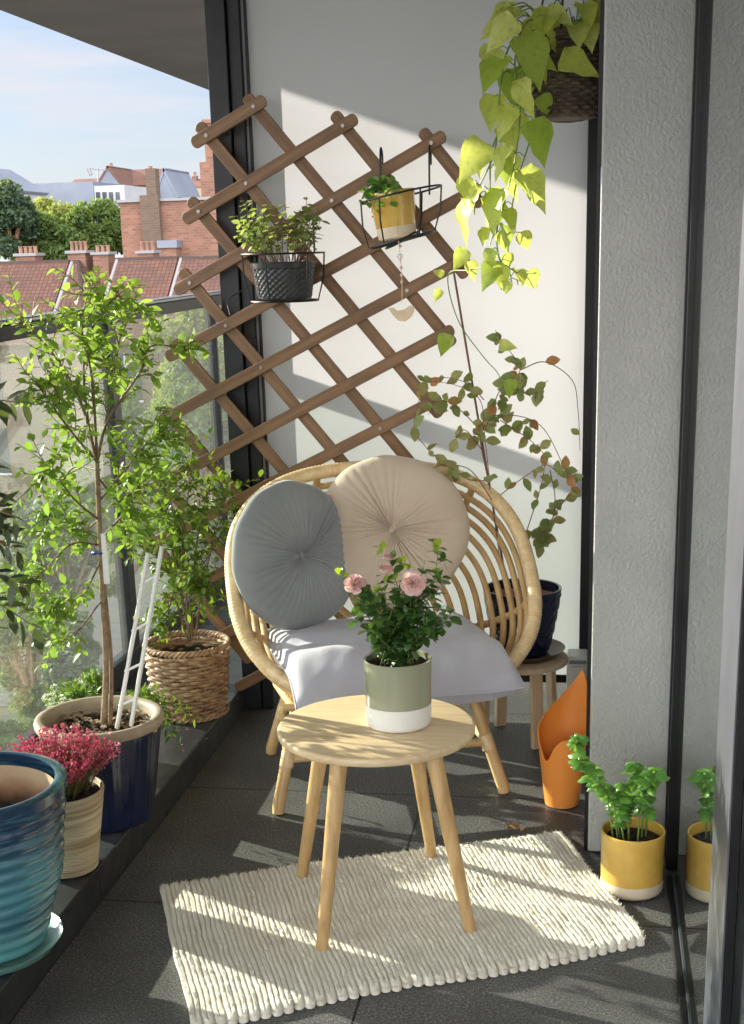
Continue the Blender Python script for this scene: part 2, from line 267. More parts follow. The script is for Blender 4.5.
# ------------------------------------------------------------------ mesh helpers
def wloc(o):
    v = Vector((0, 0, 0))
    while o is not None: v += o.location; o = o.parent
    return v
def tag(o, label=None, cat=None, group=None, kind=None):
    if label: o['label'] = label
    if cat: o['category'] = cat
    if group: o['group'] = group
    if kind: o['kind'] = kind
    return o
def thing(name, label, cat, loc=(0, 0, 0), rz=0, group=None):
    o = bpy.data.objects.new(name, None); COL.objects.link(o); o.location = loc; o.rotation_euler = (0, 0, rz)
    o.empty_display_size = .1
    return tag(o, label, cat, group)
class MB:
    def __init__(s): s.v = []; s.f = []; s.uv = None
    def add(s, vs, fs):
        b = len(s.v); s.v += [tuple(map(float, p)) for p in vs]; s.f += [tuple(i+b for i in f) for f in fs]; return s
    def box(s, x0, x1, y0, y1, z0, z1):
        return s.add([(x, y, z) for z in (z0, z1) for y in (y0, y1) for x in (x0, x1)],
                     [(0, 2, 3, 1), (4, 5, 7, 6), (0, 1, 5, 4), (2, 6, 7, 3), (0, 4, 6, 2), (1, 3, 7, 5)])
    def tube(s, pts, r, n=8, closed=False, caps=True, ry=None):
        P = np.array(pts, float); K = len(P)
        rr = np.full(K, r, float) if np.isscalar(r) else np.array(r, float)
        T = np.roll(P, -1, 0)-np.roll(P, 1, 0) if closed else np.gradient(P, axis=0)
        T /= (np.linalg.norm(T, axis=1)[:, None]+1e-12)
        u = np.cross(T[0], [0, 0, 1.]); 
        if np.linalg.norm(u) < .1: u = np.cross(T[0], [0, 1., 0])
        vs = []
        for k in range(K):
            u = u-T[k]*u.dot(T[k]); u /= (np.linalg.norm(u)+1e-12); w_ = np.cross(T[k], u)
            for i in range(n):
                a = 2*math.pi*i/n; vs.append(P[k]+rr[k]*(math.cos(a)*u+math.sin(a)*w_))
        fs = []
        for k in range(K if closed else K-1):
            k2 = (k+1) % K
            for i in range(n):
                j_ = (i+1) % n; fs.append((k*n+i, k*n+j_, k2*n+j_, k2*n+i))
        if caps and not closed: fs += [tuple(range(n))[::-1], tuple((K-1)*n+i for i in range(n))]
        return s.add(vs, fs)
    def lathe(s, prof, n=48, c=(0, 0, 0), rf=None, ex=1.0):
        vs = []; K = len(prof)
        for k, (r, z) in enumerate(prof):
            for i in range(n):
                a = 2*math.pi*i/n; q = r if rf is None else r+rf(a, z, r)
                vs.append((c[0]+q*math.cos(a)*ex, c[1]+q*math.sin(a), c[2]+z))
        fs = [(k*n+i, k*n+(i+1) % n, (k+1)*n+(i+1) % n, (k+1)*n+i) for k in range(K-1) for i in range(n)]
        b = len(s.v); s.add(vs, fs)
        if prof[0][0] > 1e-5: s.f.append(tuple(b+i for i in range(n))[::-1])
        if prof[-1][0] > 1e-5: s.f.append(tuple(b+(K-1)*n+i for i in range(n)))
        return s
    def build(s, name, mat, parent=None, smooth=True, local=False, loc=None, bevel=0, rot=None):
        me = bpy.data.meshes.new(name)
        o = bpy.data.objects.new(name, me); COL.objects.link(o)
        off = Vector((0, 0, 0))
        if parent is not None:
            o.parent = parent
            if not local: off = wloc(parent)
        elif loc is not None:
            o.location = loc
            if not local: off = Vector(loc)
        vs = s.v if off.length == 0 else [(a-off.x, b-off.y, c_-off.z) for a, b, c_ in s.v]
        me.from_pydata(vs, [], s.f); me.materials.append(mat)
        if s.uv is not None:
            ul = me.uv_layers.new(name='UVMap'); ul.data.foreach_set('uv', np.array(s.uv, np.float32).ravel())
        if rot: o.rotation_euler = rot
        me.validate(); me.update()
        if smooth:
            try: me.shade_smooth()
            except Exception: me.polygons.foreach_set('use_smooth', [True]*len(me.polygons))
            try: me.set_sharp_from_angle(angle=R(45))
            except Exception: pass
        if bevel:
            b = o.modifiers.new('b', 'BEVEL'); b.width = bevel; b.segments = 2; b.limit_method = 'ANGLE'
        return o
def bx(name, mat, x0, x1, y0, y1, z0, z1, parent=None, bevel=0, **k):
    return MB().box(x0, x1, y0, y1, z0, z1).build(name, mat, parent, smooth=False, bevel=bevel, **k)
def spl(pts, n=24):
    """smooth curve through points"""
    P = np.array(pts, float); K = len(P); out = []
    Q = np.vstack([2*P[0]-P[1], P, 2*P[-1]-P[-2]])
    for k in range(K-1):
        p0, p1, p2, p3 = Q[k:k+4]
        for t in np.linspace(0, 1, n, endpoint=False):
            out.append(.5*((2*p1)+(-p0+p2)*t+(2*p0-5*p1+4*p2-p3)*t*t+(-p0+3*p1-3*p2+p3)*t**3))
    out.append(P[-1]); return np.array(out)
# leaf templates: (u along, v across, w up), faces
def tmpl(prof, fold=.10, droop=.12):
    vs = [(0, 0, 0)]; fs = []
    for (u, hw) in prof:
        zc = -droop*u*u
        vs += [(u, hw, zc+fold*hw*2), (u, 0, zc), (u, -hw, zc+fold*hw*2)]
    vs.append((1, 0, -droop)); n = len(prof); T = len(vs)-1
    fs += [(0, 2, 1), (0, 3, 2)]
    for k in range(n-1):
        a = 1+3*k; b = a+3; fs += [(a, a+1, b+1, b), (a+1, a+2, b+2, b+1)]
    a = 1+3*(n-1); fs += [(a, a+1, T), (a+1, a+2, T)]
    return np.array(vs, float), fs
OVAL = tmpl([(.22, .22), (.5, .30), (.78, .19)])
LANCE = tmpl([(.25, .085), (.6, .095)], .15, .15)
HEART = tmpl([(-.06, .22), (.08, .36), (.3, .40), (.55, .30), (.8, .12)], .22, .22)
ROUND = tmpl([(.15, .28), (.45, .38), (.75, .25)], -.35, .65)
def tmplhq(prof, dome=.2, droop=.2, wave=.03):
    cs = (-1, -.55, 0, .55, 1); vs = []; fs = []; n = len(prof)
    for k_, (u, hw) in enumerate(prof):
        for c_ in cs: vs.append((u-(.10*hw*abs(c_) if k_ > 1 else -.02), c_*hw, -droop*max(0, u)**2+dome*hw*(abs(c_)**1.5)+wave*hw*math.sin(k_*2.1)*abs(c_)**2*2))
    vs.append((1.02, 0, -droop)); T_ = len(vs)-1
    for k_ in range(n-1):
        for i in range(4):
            a = 5*k_+i; fs.append((a, a+1, a+6, a+5))
    for i in range(4): fs.append((5*(n-1)+i, 5*(n-1)+i+1, T_))
    return np.array(vs, float), fs
BASIL = tmplhq([(.0, .04), (.08, .20), (.24, .33), (.44, .38), (.64, .33), (.82, .20), (.94, .08)], -.55, .55, .10)
HEART2 = tmplhq([(-.08, .16), (-.05, .28), (.06, .37), (.24, .41), (.44, .36), (.64, .25), (.82, .12), (.94, .04)], .28, .30, .10)
PETAL = tmpl([(.18, .28), (.5, .50), (.78, .50), (.95, .30)], -.12, .12)
QUAD = (np.array([(0, -.4, 0), (.5, -.5, .12), (1, 0, 0), (.5, .5, .12)], float), [(0, 1, 2, 3)])
NEEDLE = (np.array([(0, -.12, 0), (1, 0, .1), (0, .12, 0)], float), [(0, 1, 2)])
def rv(k=1.0): v = rs.normal(size=3); return v/np.linalg.norm(v)*k
class LV:
    def __init__(s, t): s.t = t; s.P = []; s.D = []; s.N = []; s.L = []; s.W = []
    def add(s, p, d, n=(0, 0, 1), L_=.03, W=1.0):
        s.P.append(p); s.D.append(d); s.N.append(n); s.L.append(L_); s.W.append(W)
    def build(s, name, mat, parent, smooth=True, mb=None):
        P, D, N = (np.array(a, float) for a in (s.P, s.D, s.N)); L_ = np.array(s.L)[:, None, None]; W = np.array(s.W)[:, None, None]
        D /= np.linalg.norm(D, axis=1)[:, None]+1e-9; N = N-D*(N*D).sum(1)[:, None]; N /= np.linalg.norm(N, axis=1)[:, None]+1e-9
        Sd = np.cross(N, D); T, Fc = s.t; k = len(T)
        V = P[:, None, :]+L_*(T[None, :, 0, None]*D[:, None]+W*T[None, :, 1, None]*Sd[:, None]+T[None, :, 2, None]*N[:, None])
        V = V.reshape(-1, 3); m_ = mb or MB(); b0 = len(m_.v); m_.v += [tuple(x) for x in V.tolist()]
        for i in range(len(P)): m_.f += [tuple(j_+b0+i*k for j_ in f) for f in Fc]
        if mb is not None: return None
        return m_.build(name, mat, parent, smooth)
# =================================================================== THE SETTING
XK, XG, YW = -1.16, -1.60, 4.37
bx('floor', M['floor'], -1.70, .9, -2.0, 12, -.22, 0)['kind'] = 'structure'
k = MB()
ys = [-1.5, .68, 2.88, 5.08, 7.28, 9.45]
for a, b in zip(ys[:-1], ys[1:]): k.box(-1.66, XK, a+.0025, b-.0025, .0005, .09)
ko = k.build('kerb', M['ledge'], smooth=False, bevel=.003); ko['kind'] = 'structure'
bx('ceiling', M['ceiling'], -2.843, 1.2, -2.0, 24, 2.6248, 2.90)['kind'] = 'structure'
g = MB().add([(-1500, -400, -9), (1500, -400, -9), (1500, 2600, -9), (-1500, 2600, -9)], [(0, 1, 2, 3)]).build('ground', M['ground'], smooth=False); g['kind'] = 'structure'
g = MB().box(-60, 20, 30, 41, -9, -8.98).build('road', M['asphalt'], smooth=False); g['kind'] = 'structure'
# rendered pillar between balcony and door
W1 = thing('rendered_pillar', 'grey pillar with rough textured render beside the glass door', 'wall', (.2, 3.6, 0))
bx('wall', M['render'], 0, .205, 3.27, 4.62, .006, 2.62, W1, bevel=.005)
bx('edge_strip', M['black'], -.010, -.001, 3.285, 3.33, .002, 2.62, W1)  # thin black strip along the pillar's left edge
W2 = thing('house_wall', 'grey rendered house wall running on behind the frosted partition', 'wall', (.3, 6, 0))
bx('wall', M['render'], .21, .5, 4.64, 9.4, .005, 2.62, W2)
# glass door
D = thing('sliding_door', 'dark framed sliding glass door mirroring the balcony at the right', 'door', (.24, 2.2, 0))
bx('pane', M['door_glass'], .206, .226, -1.4, 3.18, .03, 2.60, D)
bx('jamb', M['black'], .192, .24, 3.185, 3.262, .004, 2.60, D, bevel=.002)
bx('jamb_bead', M['dark_metal'], .1885, .1915, 3.225, 3.245, .02, 2.60, D)
bx('threshold', M['black'], .190, .203, -1.4, 3.125, .004, .020, D, bevel=.002)
bx('track', M['grey_metal'], .2035, .2055, -1.4, 3.12, .004, .030, D)
st = bx('stile', M['black'], .1935, .2055, 1.785, 2.02, .021, 2.60, D)
bx('stile_lit_face', M['grey_metal'], .190, .1932, 1.790, 2.02, .021, 2.60, st, bevel=.001)  # lighter grey face: sunlight on this side put into the colour
bx('room_wall', M['black'], .245, .9, -1.4, 3.26, .004, 2.61, D)
# partition
D = thing('balcony_partition', 'tall frosted white glass partition in dark frame behind the trellis', 'partition', (-.6, YW, 0))
pn = MB().box(-1.05, -.041, YW, YW+.010, .135, 2.61); pn.f = [f for i, f in enumerate(pn.f) if i != 3]; pn.build('panel', M['frost'], D, smooth=False)
p = MB().box(-1.166, -1.105, YW-.05, YW+.05, .004, 2.62).box(-1.103, -1.066, YW-.032, YW+.05, .004, 2.62)
p.build('post', M['dark_metal'], D, smooth=False, bevel=.002)
bx('thin_strip', M['thin_strip'], -1.065, -1.057, YW-.014, YW+.03, .12, 2.61, D)  # pale strip: bright reflection line on the post put into colour
bx('thin_strip', M['black'], -1.056, -1.051, YW-.014, YW+.03, .12, 2.61, D)  # thin black seal
bx('post', M['black'], -.041, -.003, YW-.03, YW+.05, .004, 2.62, D, bevel=.002)
bx('bottom_rail', M['black'], -1.05, -.042, YW-.006, YW+.03, .108, .134, D, bevel=.002)
# balustrade
D = thing('glass_balustrade', 'glass balustrade with grey handrail above the dark ledge', 'railing', (XG, 3, .09))
bx('handrail', M['black'], XG-.028, XG+.028, -1.4, 9.4, 1.282, 1.3245, D, bevel=.003)
bx('cap', M['lit_rail_metal'], XG-.033, XG+.033, -1.4, 9.4, 1.325, 1.338, D, bevel=.004)  # pale top: sky reflection on the handrail put into its colour
bx('bottom_frame', M['dark_metal'], XG-.022, XG+.022, -1.4, 9.4, .0905, .175, D, bevel=.003)
for y0, y1 in ((-1.3, 1.05), (1.13, 4.42), (4.50, 5.72), (5.78, 9.3)):
    bx('glass_pane', M['glass'], XG-.006, XG+.006, y0, y1, .176, 1.281, D)
for y in (1.09, 4.46, 5.75):
    bx('post', M['dark_metal'], XG-.022, XG+.022, y-(.035 if y < 5 else .012), y+(.035 if y < 5 else .012), .176, 1.281, D, bevel=.002)
# socket box
D = thing('socket_box', 'small grey outdoor socket box beside the rendered pillar', 'socket box', (-.04, 4.3, .12))
bx('case', M['box_grey'], -.078, -.012, 4.24, 4.335, .122, .236, D, bevel=.006)
bx('cover', M['box_grey'], -.066, -.020, 4.232, 4.2395, .135, .205, D, bevel=.003)
bx('hinge', M['thin_strip'], -.070, -.016, 4.234, 4.2395, .212, .224, D, bevel=.002)
# =================================================================== TRELLIS
T0 = thing('wooden_trellis', 'brown diamond lattice trellis leaning before the frosted partition', 'trellis', (-1.0, 4.27, .1))
A = {1: (-1.206, 1.809, -.985, 1.92), 2: (-1.248, 1.593, -.714, 1.859), 3: (-1.29, 1.385, -.455, 1.802), 4: (-1.332, 1.185, -.352, 1.655), 5: (-1.374, .985, -.388, 1.458),
     6: (-1.415, .770, -.436, 1.253), 7: (-1.457, .575, -.477, 1.048), 8: (-1.40, .395, -.52, .835), 9: (-1.28, .245, -.56, .615), 10: (-1.17, .10, -.60, .41)}
Bs = {-1: (-.518, 1.817, -.349, 1.609), 0: (-.778, 1.874, -.395, 1.409), 1: (-1.04, 1.932, -.436, 1.21), 2: (-1.19, 1.86, -.478, .996), 3: (-1.23, 1.649, -.52, .785), 4: (-1.272, 1.442, -.562, .575),
      5: (-1.314, 1.23, -.60, .365), 6: (-1.356, 1.02, -.70, .215), 7: (-1.40, .81, -.93, .23), 8: (-1.44, .60, -1.125, .19)}
def slat(x0, z0, x1, z1, y):
    d = Vector((x1-x0, 0, z1-z0)); l = d.length+.012; h = .018; t = .006; m_ = MB(); pts = []
    for sgn, c in ((1, l/2), (-1, -l/2)):
        for a in np.linspace(-90, 90, 7):
            pts.append((c+sgn*(-.012+.012*math.cos(R(a))), sgn*h*math.sin(R(a))))
    n = len(pts); m_.add([(a, -t, b) for a, b in pts]+[(a, t, b) for a, b in pts], [tuple(range(n)), tuple(range(n, 2*n))[::-1]]+[((i+1) % n, i, n+i, n+(i+1) % n) for i in range(n)])
    o = m_.build('slat', M['trellis'], T0, local=True, bevel=.0015)
    o.location = Vector(((x0+x1)/2, y, (z0+z1)/2))-T0.location; o.rotation_euler = (0, -math.atan2(d.z, d.x), 0); return o
for a in A.values(): slat(*a, 4.263)
for b in Bs.values(): slat(*b, 4.2765)
bolt = None
for a in A.values():
    for b in Bs.values():
        da = (a[2]-a[0], a[3]-a[1]); db = (b[2]-b[0], b[3]-b[1]); det = da[0]*-db[1]+db[0]*da[1]
        rx, rz_ = b[0]-a[0], b[1]-a[1]; s_ = (rx*-db[1]+db[0]*rz_)/det; t_ = (da[0]*rz_-da[1]*rx)/det
        if not (-.01 < s_ < 1.01 and -.01 < t_ < 1.01): continue
        x, z = a[0]+da[0]*s_, a[1]+da[1]*s_
        edge = min(s_, 1-s_) < .07 or min(t_, 1-t_) < .09
        if z < .75 or not (edge or random.random() < .22): continue
        if bolt is None:
            m_ = MB().tube([(0, -.0075, 0), (0, -.0095, 0)], .0055, 12); m_.tube([(0, -.0094, 0), (0, -.0105, 0)], .003, 8); bolt = m_.build('bolt', M['bolt'], T0, local=True); o = bolt
        else: o = bolt.copy(); COL.objects.link(o); o.parent = T0
        o.location = Vector((x, 4.263, z))-T0.location
# =================================================================== CHAIR
CC = (-.60, 3.83, 0); TH = .33
CHR = thing('rattan_chair', 'low wide rattan chair with round wrapped rim holding cushions', 'chair', CC, TH)
C0 = np.array([0, -.03, .585]); tv = np.array([0, .70, .714]); nv = np.array([0, .714, -.70]); xv = np.array([1., 0, 0])
def rim(ph):
    c, s_ = math.cos(ph), math.sin(ph)
    e = .76
    x = .432*abs(c)**e*(1 if c > 0 else -1); q = .395*abs(s_)**e*(1 if s_ > 0 else -1)
    if s_ < 0: x *= 1-.12*s_*s_
    return C0+x*xv+q*tv
def bowl(ph, a):
    p_ = C0+(rim(ph)-C0)*math.cos(a)+nv*.30*math.sin(a)
    if p_[2] < .315: p_[2] = .315+(p_[2]-.315)*.15
    return p_
def wrapped(P, r, pitch=.011, amp=.0017, n=12):
    """a cane wound with strips: fine rings along the tube"""
    P = np.array(P); d = np.r_[0, np.cumsum(np.linalg.norm(np.diff(P, axis=0), axis=1))]; K = int(d[-1]/pitch*3)
    t = np.linspace(0, d[-1], K); Q = np.stack([np.interp(t, d, P[:, i]) for i in range(3)], 1)
    return Q, r+amp*np.array([0, 1, .55])[np.arange(K) % 3]
phs = np.linspace(0, 2*math.pi, 160, endpoint=False)
P = [rim(a) for a in np.linspace(0, 2*math.pi, 200)]
Q, rr_ = wrapped(P, .0200); MB().tube(Q[:-1], rr_[:-1], 12, closed=True).build('rim', M['rattan_wrap'], CHR, local=True)
hp = MB()
for a in np.array([.21, .32, .43, .54, .65, .76, .87, .98, 1.09, 1.20]):
    hp.tube([bowl(p_, a) for p_ in phs], .0100, 8, closed=True)
hp.build('hoops', M['rattan'], CHR, local=True)
for ph in (48, 78, 104, 132, 186, 354):
    P = [bowl(R(ph), a)+nv*.013 for a in np.linspace(.02, 1.5, 40)]
    Q, rr_ = wrapped(P, .0105, .009, .001); MB().tube(Q, rr_, 9).build('spoke', M['rattan'], CHR, local=True)
se = MB()
for y in np.linspace(-.25, .13, 24): 
    hw = .315-max(0, abs(y+.07)-.12)*.35; se.tube([(-hw, y, .318), (0, y, .312), (hw, y, .318)], .0052, 6)
se.build('seat', M['rattan'], CHR, local=True)
feet = [(-.36, -.28), (.285, -.28), (.27, .20), (-.33, .20)]
tops = [(-.285, -.21), (.205, -.21), (.19, .13), (-.25, .13)]
for (fx, fy), (tx, ty) in zip(feet, tops):
    m_ = MB(); m_.tube([(fx, fy, .003), (fx*.98+tx*.02, fy*.98+ty*.02, .02), (tx, ty, .30)], [.0165, .0175, .0165], 12)
    lg = m_.build('leg', M['rattan'], CHR, local=True)
    f1 = np.array([fx, fy, 0.]); t1 = np.array([tx, ty, .30]); Q, rr_ = wrapped([f1+(t1-f1)*.42, f1+(t1-f1)*.56], .0195, .007, .0012)
    MB().tube(Q, rr_, 10).build('binding', M['rattan_wrap'], lg, local=True)
def mid(i, f_=.49): return np.array([feet[i][0]*(1-f_)+tops[i][0]*f_, feet[i][1]*(1-f_)+tops[i][1]*f_, .30*f_])
for i, j_ in ((0, 1), (1, 2), (2, 3), (3, 0)):
    MB().tube([mid(i), mid(j_)], .012, 10).build('stretcher', M['rattan'], CHR, local=True)
for s_ in (-1, 1):
    MB().tube([(s_*.30, -.25, .295), (s_*.32, 0, .29), (s_*.27, .17, .295)], .013, 10).build('seat_rail', M['rattan'], CHR, local=True)
MB().tube([(-.33, -.245, .298), (0, -.275, .292), (.33, -.245, .298)], .011, 10).build('seat_rail', M['rattan'], CHR, local=True)
# seat cushion
def pillow(name, label, w_, d_, t_, mat, loc, rot, corner=.06, piping=True, n=44, cat='cushion', sag=None):
    m_ = MB(); rnd = rs.uniform(0, 6.28, 12)
    def pt(i, j_, sgn):
        u = 2*i/n-1; v = 2*j_/n-1
        e = (1-abs(u)**2.6)*(1-abs(v)**2.6); h = t_/2*e**.36
        cu = 1-corner*(1-abs(u)**2)*1.0*abs(v)**2; cv = 1-corner*(1-abs(v)**2)*abs(u)**2
        x = u*w_/2*cv; y = v*d_/2*cu
        wr = .004*math.sin(26*u+9*v*v+rnd[5])*abs(v)**3+.004*math.sin(23*v+7*u+rnd[6])*abs(u)**3+.0055*math.sin(7*u+rnd[0]+3*v)*math.sin(6*v+rnd[1])+.0035*math.sin(15*u*v+rnd[2])+.003*math.sin(19*u+5*v+rnd[3])*abs(v)**2+.003*math.sin(17*v-4*u+rnd[4])*abs(u)**3
        z = sgn*h+wr*min(1, e*3)*(1 if sgn > 0 else .4)
        if sag: z += sag(x, y)
        return (x, y, z)
    for sgn in (1, -1):
        vs = [pt(i, j_, sgn) for j_ in range(n+1) for i in range(n+1)]
        fs = [(j_*(n+1)+i, j_*(n+1)+i+1, (j_+1)*(n+1)+i+1, (j_+1)*(n+1)+i) for j_ in range(n) for i in range(n)]
        if sgn < 0: fs = [f[::-1] for f in fs]
        m_.add(vs, fs)
    th = thing(name, label, cat, loc); th.rotation_euler = rot
    m_.build('cover', mat, th, local=True)
    if piping:
        e = [pt(i, 0, 1) for i in range(n)]+[pt(n, j_, 1) for j_ in range(n)]+[pt(n-i, n, 1) for i in range(n)]+[pt(0, n-j_, 1) for j_ in range(n)]
        MB().tube(e, .0035, 6, closed=True).build('piping', mat, th, local=True)
    return th
v_ = Vector((-math.sin(TH), math.cos(TH), 0)); sc_ = Vector((-.480, 3.40, 0))+v_*.31
pillow('seat_cushion', 'square lavender seat cushion lying flat in the rattan chair', .62, .63, .175, M['lavender'], (sc_.x, sc_.y, .398), (R(-2), 0, TH+.06), .035,
       sag=lambda x, y: -.75*max(0, -y-.18)**1.3+.25*max(0, abs(x)-.2)**1.5-.02*math.exp(-((x-.0)**2+(y-.12)**2)/.02))
def round_cushion(name, label, r, t_, mat, loc, nrm, up, sag=0, pl=46):
    m_ = MB(); n = 240; K = 30; rnd = rs.uniform(0, 6.28, pl); pj = rs.rand(pl)
    for sgn in (1, -1):
        vs = []
        for k_ in range(K+1):
            q = math.sin(k_/K*math.pi/2) if k_ < K else 1
            for i in range(n):
                a = 2*math.pi*i/n
                h = t_/2*(1-q**3.2)**.5*(1-.42*math.exp(-(q/.16)**2))
                pa = a*pl/2+.8*math.sin(3*a+rnd[0])+.5*math.sin(5*a+rnd[1])
                am = (.0036*min(1, q/.12)*(1-q**9)) * (0.6+.4*math.sin(2.3*a+rnd[2]))
                h += am*(math.sqrt(abs(math.sin(pa))+.02)-.65)*2.0*(1.5-.9*q)*(.55+.9*pj[int(a/(2*math.pi)*pl) % pl])+.0022*math.sin(3*a+rnd[4])*math.sin(2.6*q+rnd[5])
                rr2 = r*q*(1+.012*math.sin(3*a+rnd[3])+.006*math.sin(pl/4*a))
                if sgn < 0: h = h*.8
                vs.append((rr2*math.cos(a), rr2*math.sin(a), sgn*h))
        fs = [(k_*n+i, (k_+1)*n+i, (k_+1)*n+(i+1) % n, k_*n+(i+1) % n) for k_ in range(K) for i in range(n)]
        if sgn < 0: fs = [f[::-1] for f in fs]
        m_.add(vs, fs)
    th = thing(name, label, 'cushion', loc); z_ = Vector(nrm).normalized(); y_ = Vector(up); y_ = (y_-z_*y_.dot(z_)).normalized(); x_ = y_.cross(z_)
    th.rotation_euler = Matrix((x_, y_, z_)).transposed().to_euler()
    m_.build('cover', mat, th, local=True)
    hb = t_/2*.58
    MB().lathe([(.0, hb+.004), (.007, hb+.0035), (.0105, hb), (.011, hb-.003), (.0, hb-.008)][::-1], 16).build('button', mat, th, local=True)
    return th
round_cushion('round_cushion', 'round grey velvet cushion with pleats at the left of the chair', .215, .11, M['grey_velvet'], (-.845, 3.79, .655), (.74, -.66, .22), (-.25, -.2, 1))
round_cushion('round_cushion', 'round beige velvet cushion with pleats leaning on the chair back', .224, .11, M['beige_velvet'], (-.585, 3.94, .70), (.12, -.93, .30), (.1, 0, 1))
# =================================================================== TABLE
TB = thing('side_table', 'round light wood side table standing on the cream rug', 'table', (-.486, 2.95, 0))
MB().lathe([(.0, .429), (.218, .429), (.2245, .4305), (.2270, .434), (.2275, .440), (.2270, .445), (.2245, .4485), (.220, .4500), (.0, .4502)], 96, (-.486, 2.95, 0)).build('tabletop', M['table_top'], TB)
for fx, fy in ((-0.576, 2.676), (-0.259, 2.798), (-0.695, 3.028), (-0.39, 3.181)):
    dx, dy = fx+.486, fy-2.95; s_ = .60
    P = [(fx, fy, .0145), (fx, fy, .018), (-.486+dx*.62, 2.95+dy*.62, .429)]
    MB().tube(P, [.0120, .0135, .0200], 20).build('leg', M['table_leg'], TB)
MB().box(-.60, -.372, 2.93, 2.97, .412, .4285).build('crossbar', M['table_leg'], TB, smooth=False)
# =================================================================== RUG
def rug():
    TL, BL, TR, BR = (np.array(p) for p in ((-1.042, 2.96), (-0.777, 2.341), (-0.079, 3.388), (0.136, 2.789)))
    NR, SUB, ML = 43, 10, 120; vs = []; cols = NR*SUB+1
    rj = rs.uniform(-.006, .006, (NR+1, 2)); ph = rs.uniform(0, 6.28, NR+1); wob = rs.uniform(-1, 1, (6,))
    NJ = ML+1; nzr = rs.rand(ML//3+2, NR)
    for jx in range(NJ):
        v = jx/ML
        for i in range(cols):
            q = i/SUB; ri = min(NR-1, int(q)); fx = q-ri if i < cols-1 else 1
            u = q/NR
            prof = math.sqrt(max(0, 1-(2*fx-1)**2))
            uu = u+.0022*math.sin(9*v+ph[0])+.0007*math.sin(31*v+ri)
            cap = 1-prof                                   # rounded rib ends
            e0 = .014*cap+rj[ri, 0]*.6; e1 = .014*cap+rj[ri, 1]*.6
            L_ = np.linalg.norm(BL-TL); vv = v*(1-(e0+e1)/L_)+e0/L_
            vv += .010*math.sin(3.2*u*math.pi+1.0)*(v) + .006*math.sin(7*u+2)
            p_ = TL*(1-uu)*(1-vv)+TR*uu*(1-vv)+BL*(1-uu)*vv+BR*uu*vv
            ends = min(1, min(v, 1-v)/.03)
            wv = .5+.5*math.sin(v*L_/.0105*2*math.pi*.5+ph[ri]*.3+(math.pi if ri % 2 else 0))
            inn = min(1, min(v, 1-v)/.055); sf = (2*fx) % 1.0; sprof = math.sqrt(max(0, 1-(2*sf-1)**2)); sid = 2*ri+(1 if fx >= .5 else 0)
            wv = .5+.5*math.sin(v*L_/.0115*2*math.pi+(math.pi if sid % 2 else 0)+ph[ri]*.5)
            z = .0035+(.0090+(1-inn)*.0048*prof**.5+inn*(.0013*sprof**.5+.0010*prof**.3)+inn*.0025*wv*sprof**.6*(.5+1.0*nzr[jx//3, ri])+.0018*rs.rand())*(ends**.5)
            z += .0025*math.sin(5*u+3*v)+.0025
            if jx in (0, ML) or i in (0, cols-1): z = .002
            vs.append((p_[0], p_[1], z))
    fs = [(j_*cols+i, (j_+1)*cols+i, (j_+1)*cols+i+1, j_*cols+i+1) for j_ in range(ML) for i in range(cols-1)]
    m_ = MB().add(vs, fs); o = m_.build('rug', M['wool'], loc=(-.45, 2.9, 0))
    tag(o, 'cream braided wool rug lying under the side table', 'rug')
    # stray wool fibres round the edge and over the ribs
    lv = LV(NEEDLE); V = np.array(vs)
    for _ in range(9000):
        if rs.rand() < .45:
            j_ = rs.choice([1, ML-1]); i = rs.randint(1, cols-1)
        elif rs.rand() < .25: j_ = rs.randint(1, ML); i = rs.choice([1, cols-2])
        else: j_ = rs.randint(1, ML); i = rs.randint(1, cols-1)
        d = rv(); d[2] = abs(d[2])*.5
        lv.add(V[j_*cols+i]+[0, 0, -.001], d, (0, 0, 1), rs.uniform(.004, .010), .9)
    lv.build('fibres', M['wool'], o)
    return o
rug()
# =================================================================== POTS helper
def pot_profile(rb, rt, h, wall=.008, rimr=None, bulge=0, n=16, z0=0.0, ridge=None):
    """outer wall up, over the rim, down inside to the floor"""
    out = [(rb*.92, z0)]
    for k_ in range(n+1):
        t = k_/n; r = rb+(rt-rb)*t+bulge*math.sin(math.pi*t)
        if ridge: r += ridge(t)
        out.append((r, z0+.004+(h-.008)*t))
    out += [(rt+.0005, z0+h-.0015), (rt-wall*.3, z0+h), (rt-wall*.7, z0+h), (rt-wall, z0+h-.002)]
    return out
def soil_disc(r, z, c, parent, mat='soil', amp=.006):
    m_ = MB(); n = 40; K = 10; vs = [(c[0], c[1], z+amp)]
    for k_ in range(1, K+1):
        for i in range(n):
            a = 2*math.pi*i/n; q = r*k_/K; vs.append((c[0]+q*math.cos(a), c[1]+q*math.sin(a), z+(rs.rand()-.3)*amp*2*(k_ < K)))
    fs = [(0, 1+i, 1+(i+1) % n) for i in range(n)]+[(1+(k_-1)*n+i, 1+k_*n+i, 1+k_*n+(i+1) % n, 1+(k_-1)*n+(i+1) % n) for k_ in range(1, K) for i in range(n)]
    return m_.add(vs, fs).build('soil', M[mat], parent, smooth=False)
def inner(rt, h, depth, wall=.008, rb=None):
    rb = rb or rt*.93; return [(rt-wall, h-.002), (rb-wall, h-depth)]
def add_lathe(name, prof, c, mat, parent, n=64, rf=None):
    m_ = MB().lathe(prof, n, c, rf)
    if prof[0][0] > 1e-5: pass
    return m_.build(name, M[mat], parent)
def opened(m_, n):  # drop the top cap so that the pot is open
    m_.f.pop(); return m_
def stalk(mb, pts, r0, r1, n=6, sm=6):
    P = spl(pts, sm) if len(pts) > 2 else np.array(pts, float); mb.tube(P, np.linspace(r0, r1, len(P)), n); return P
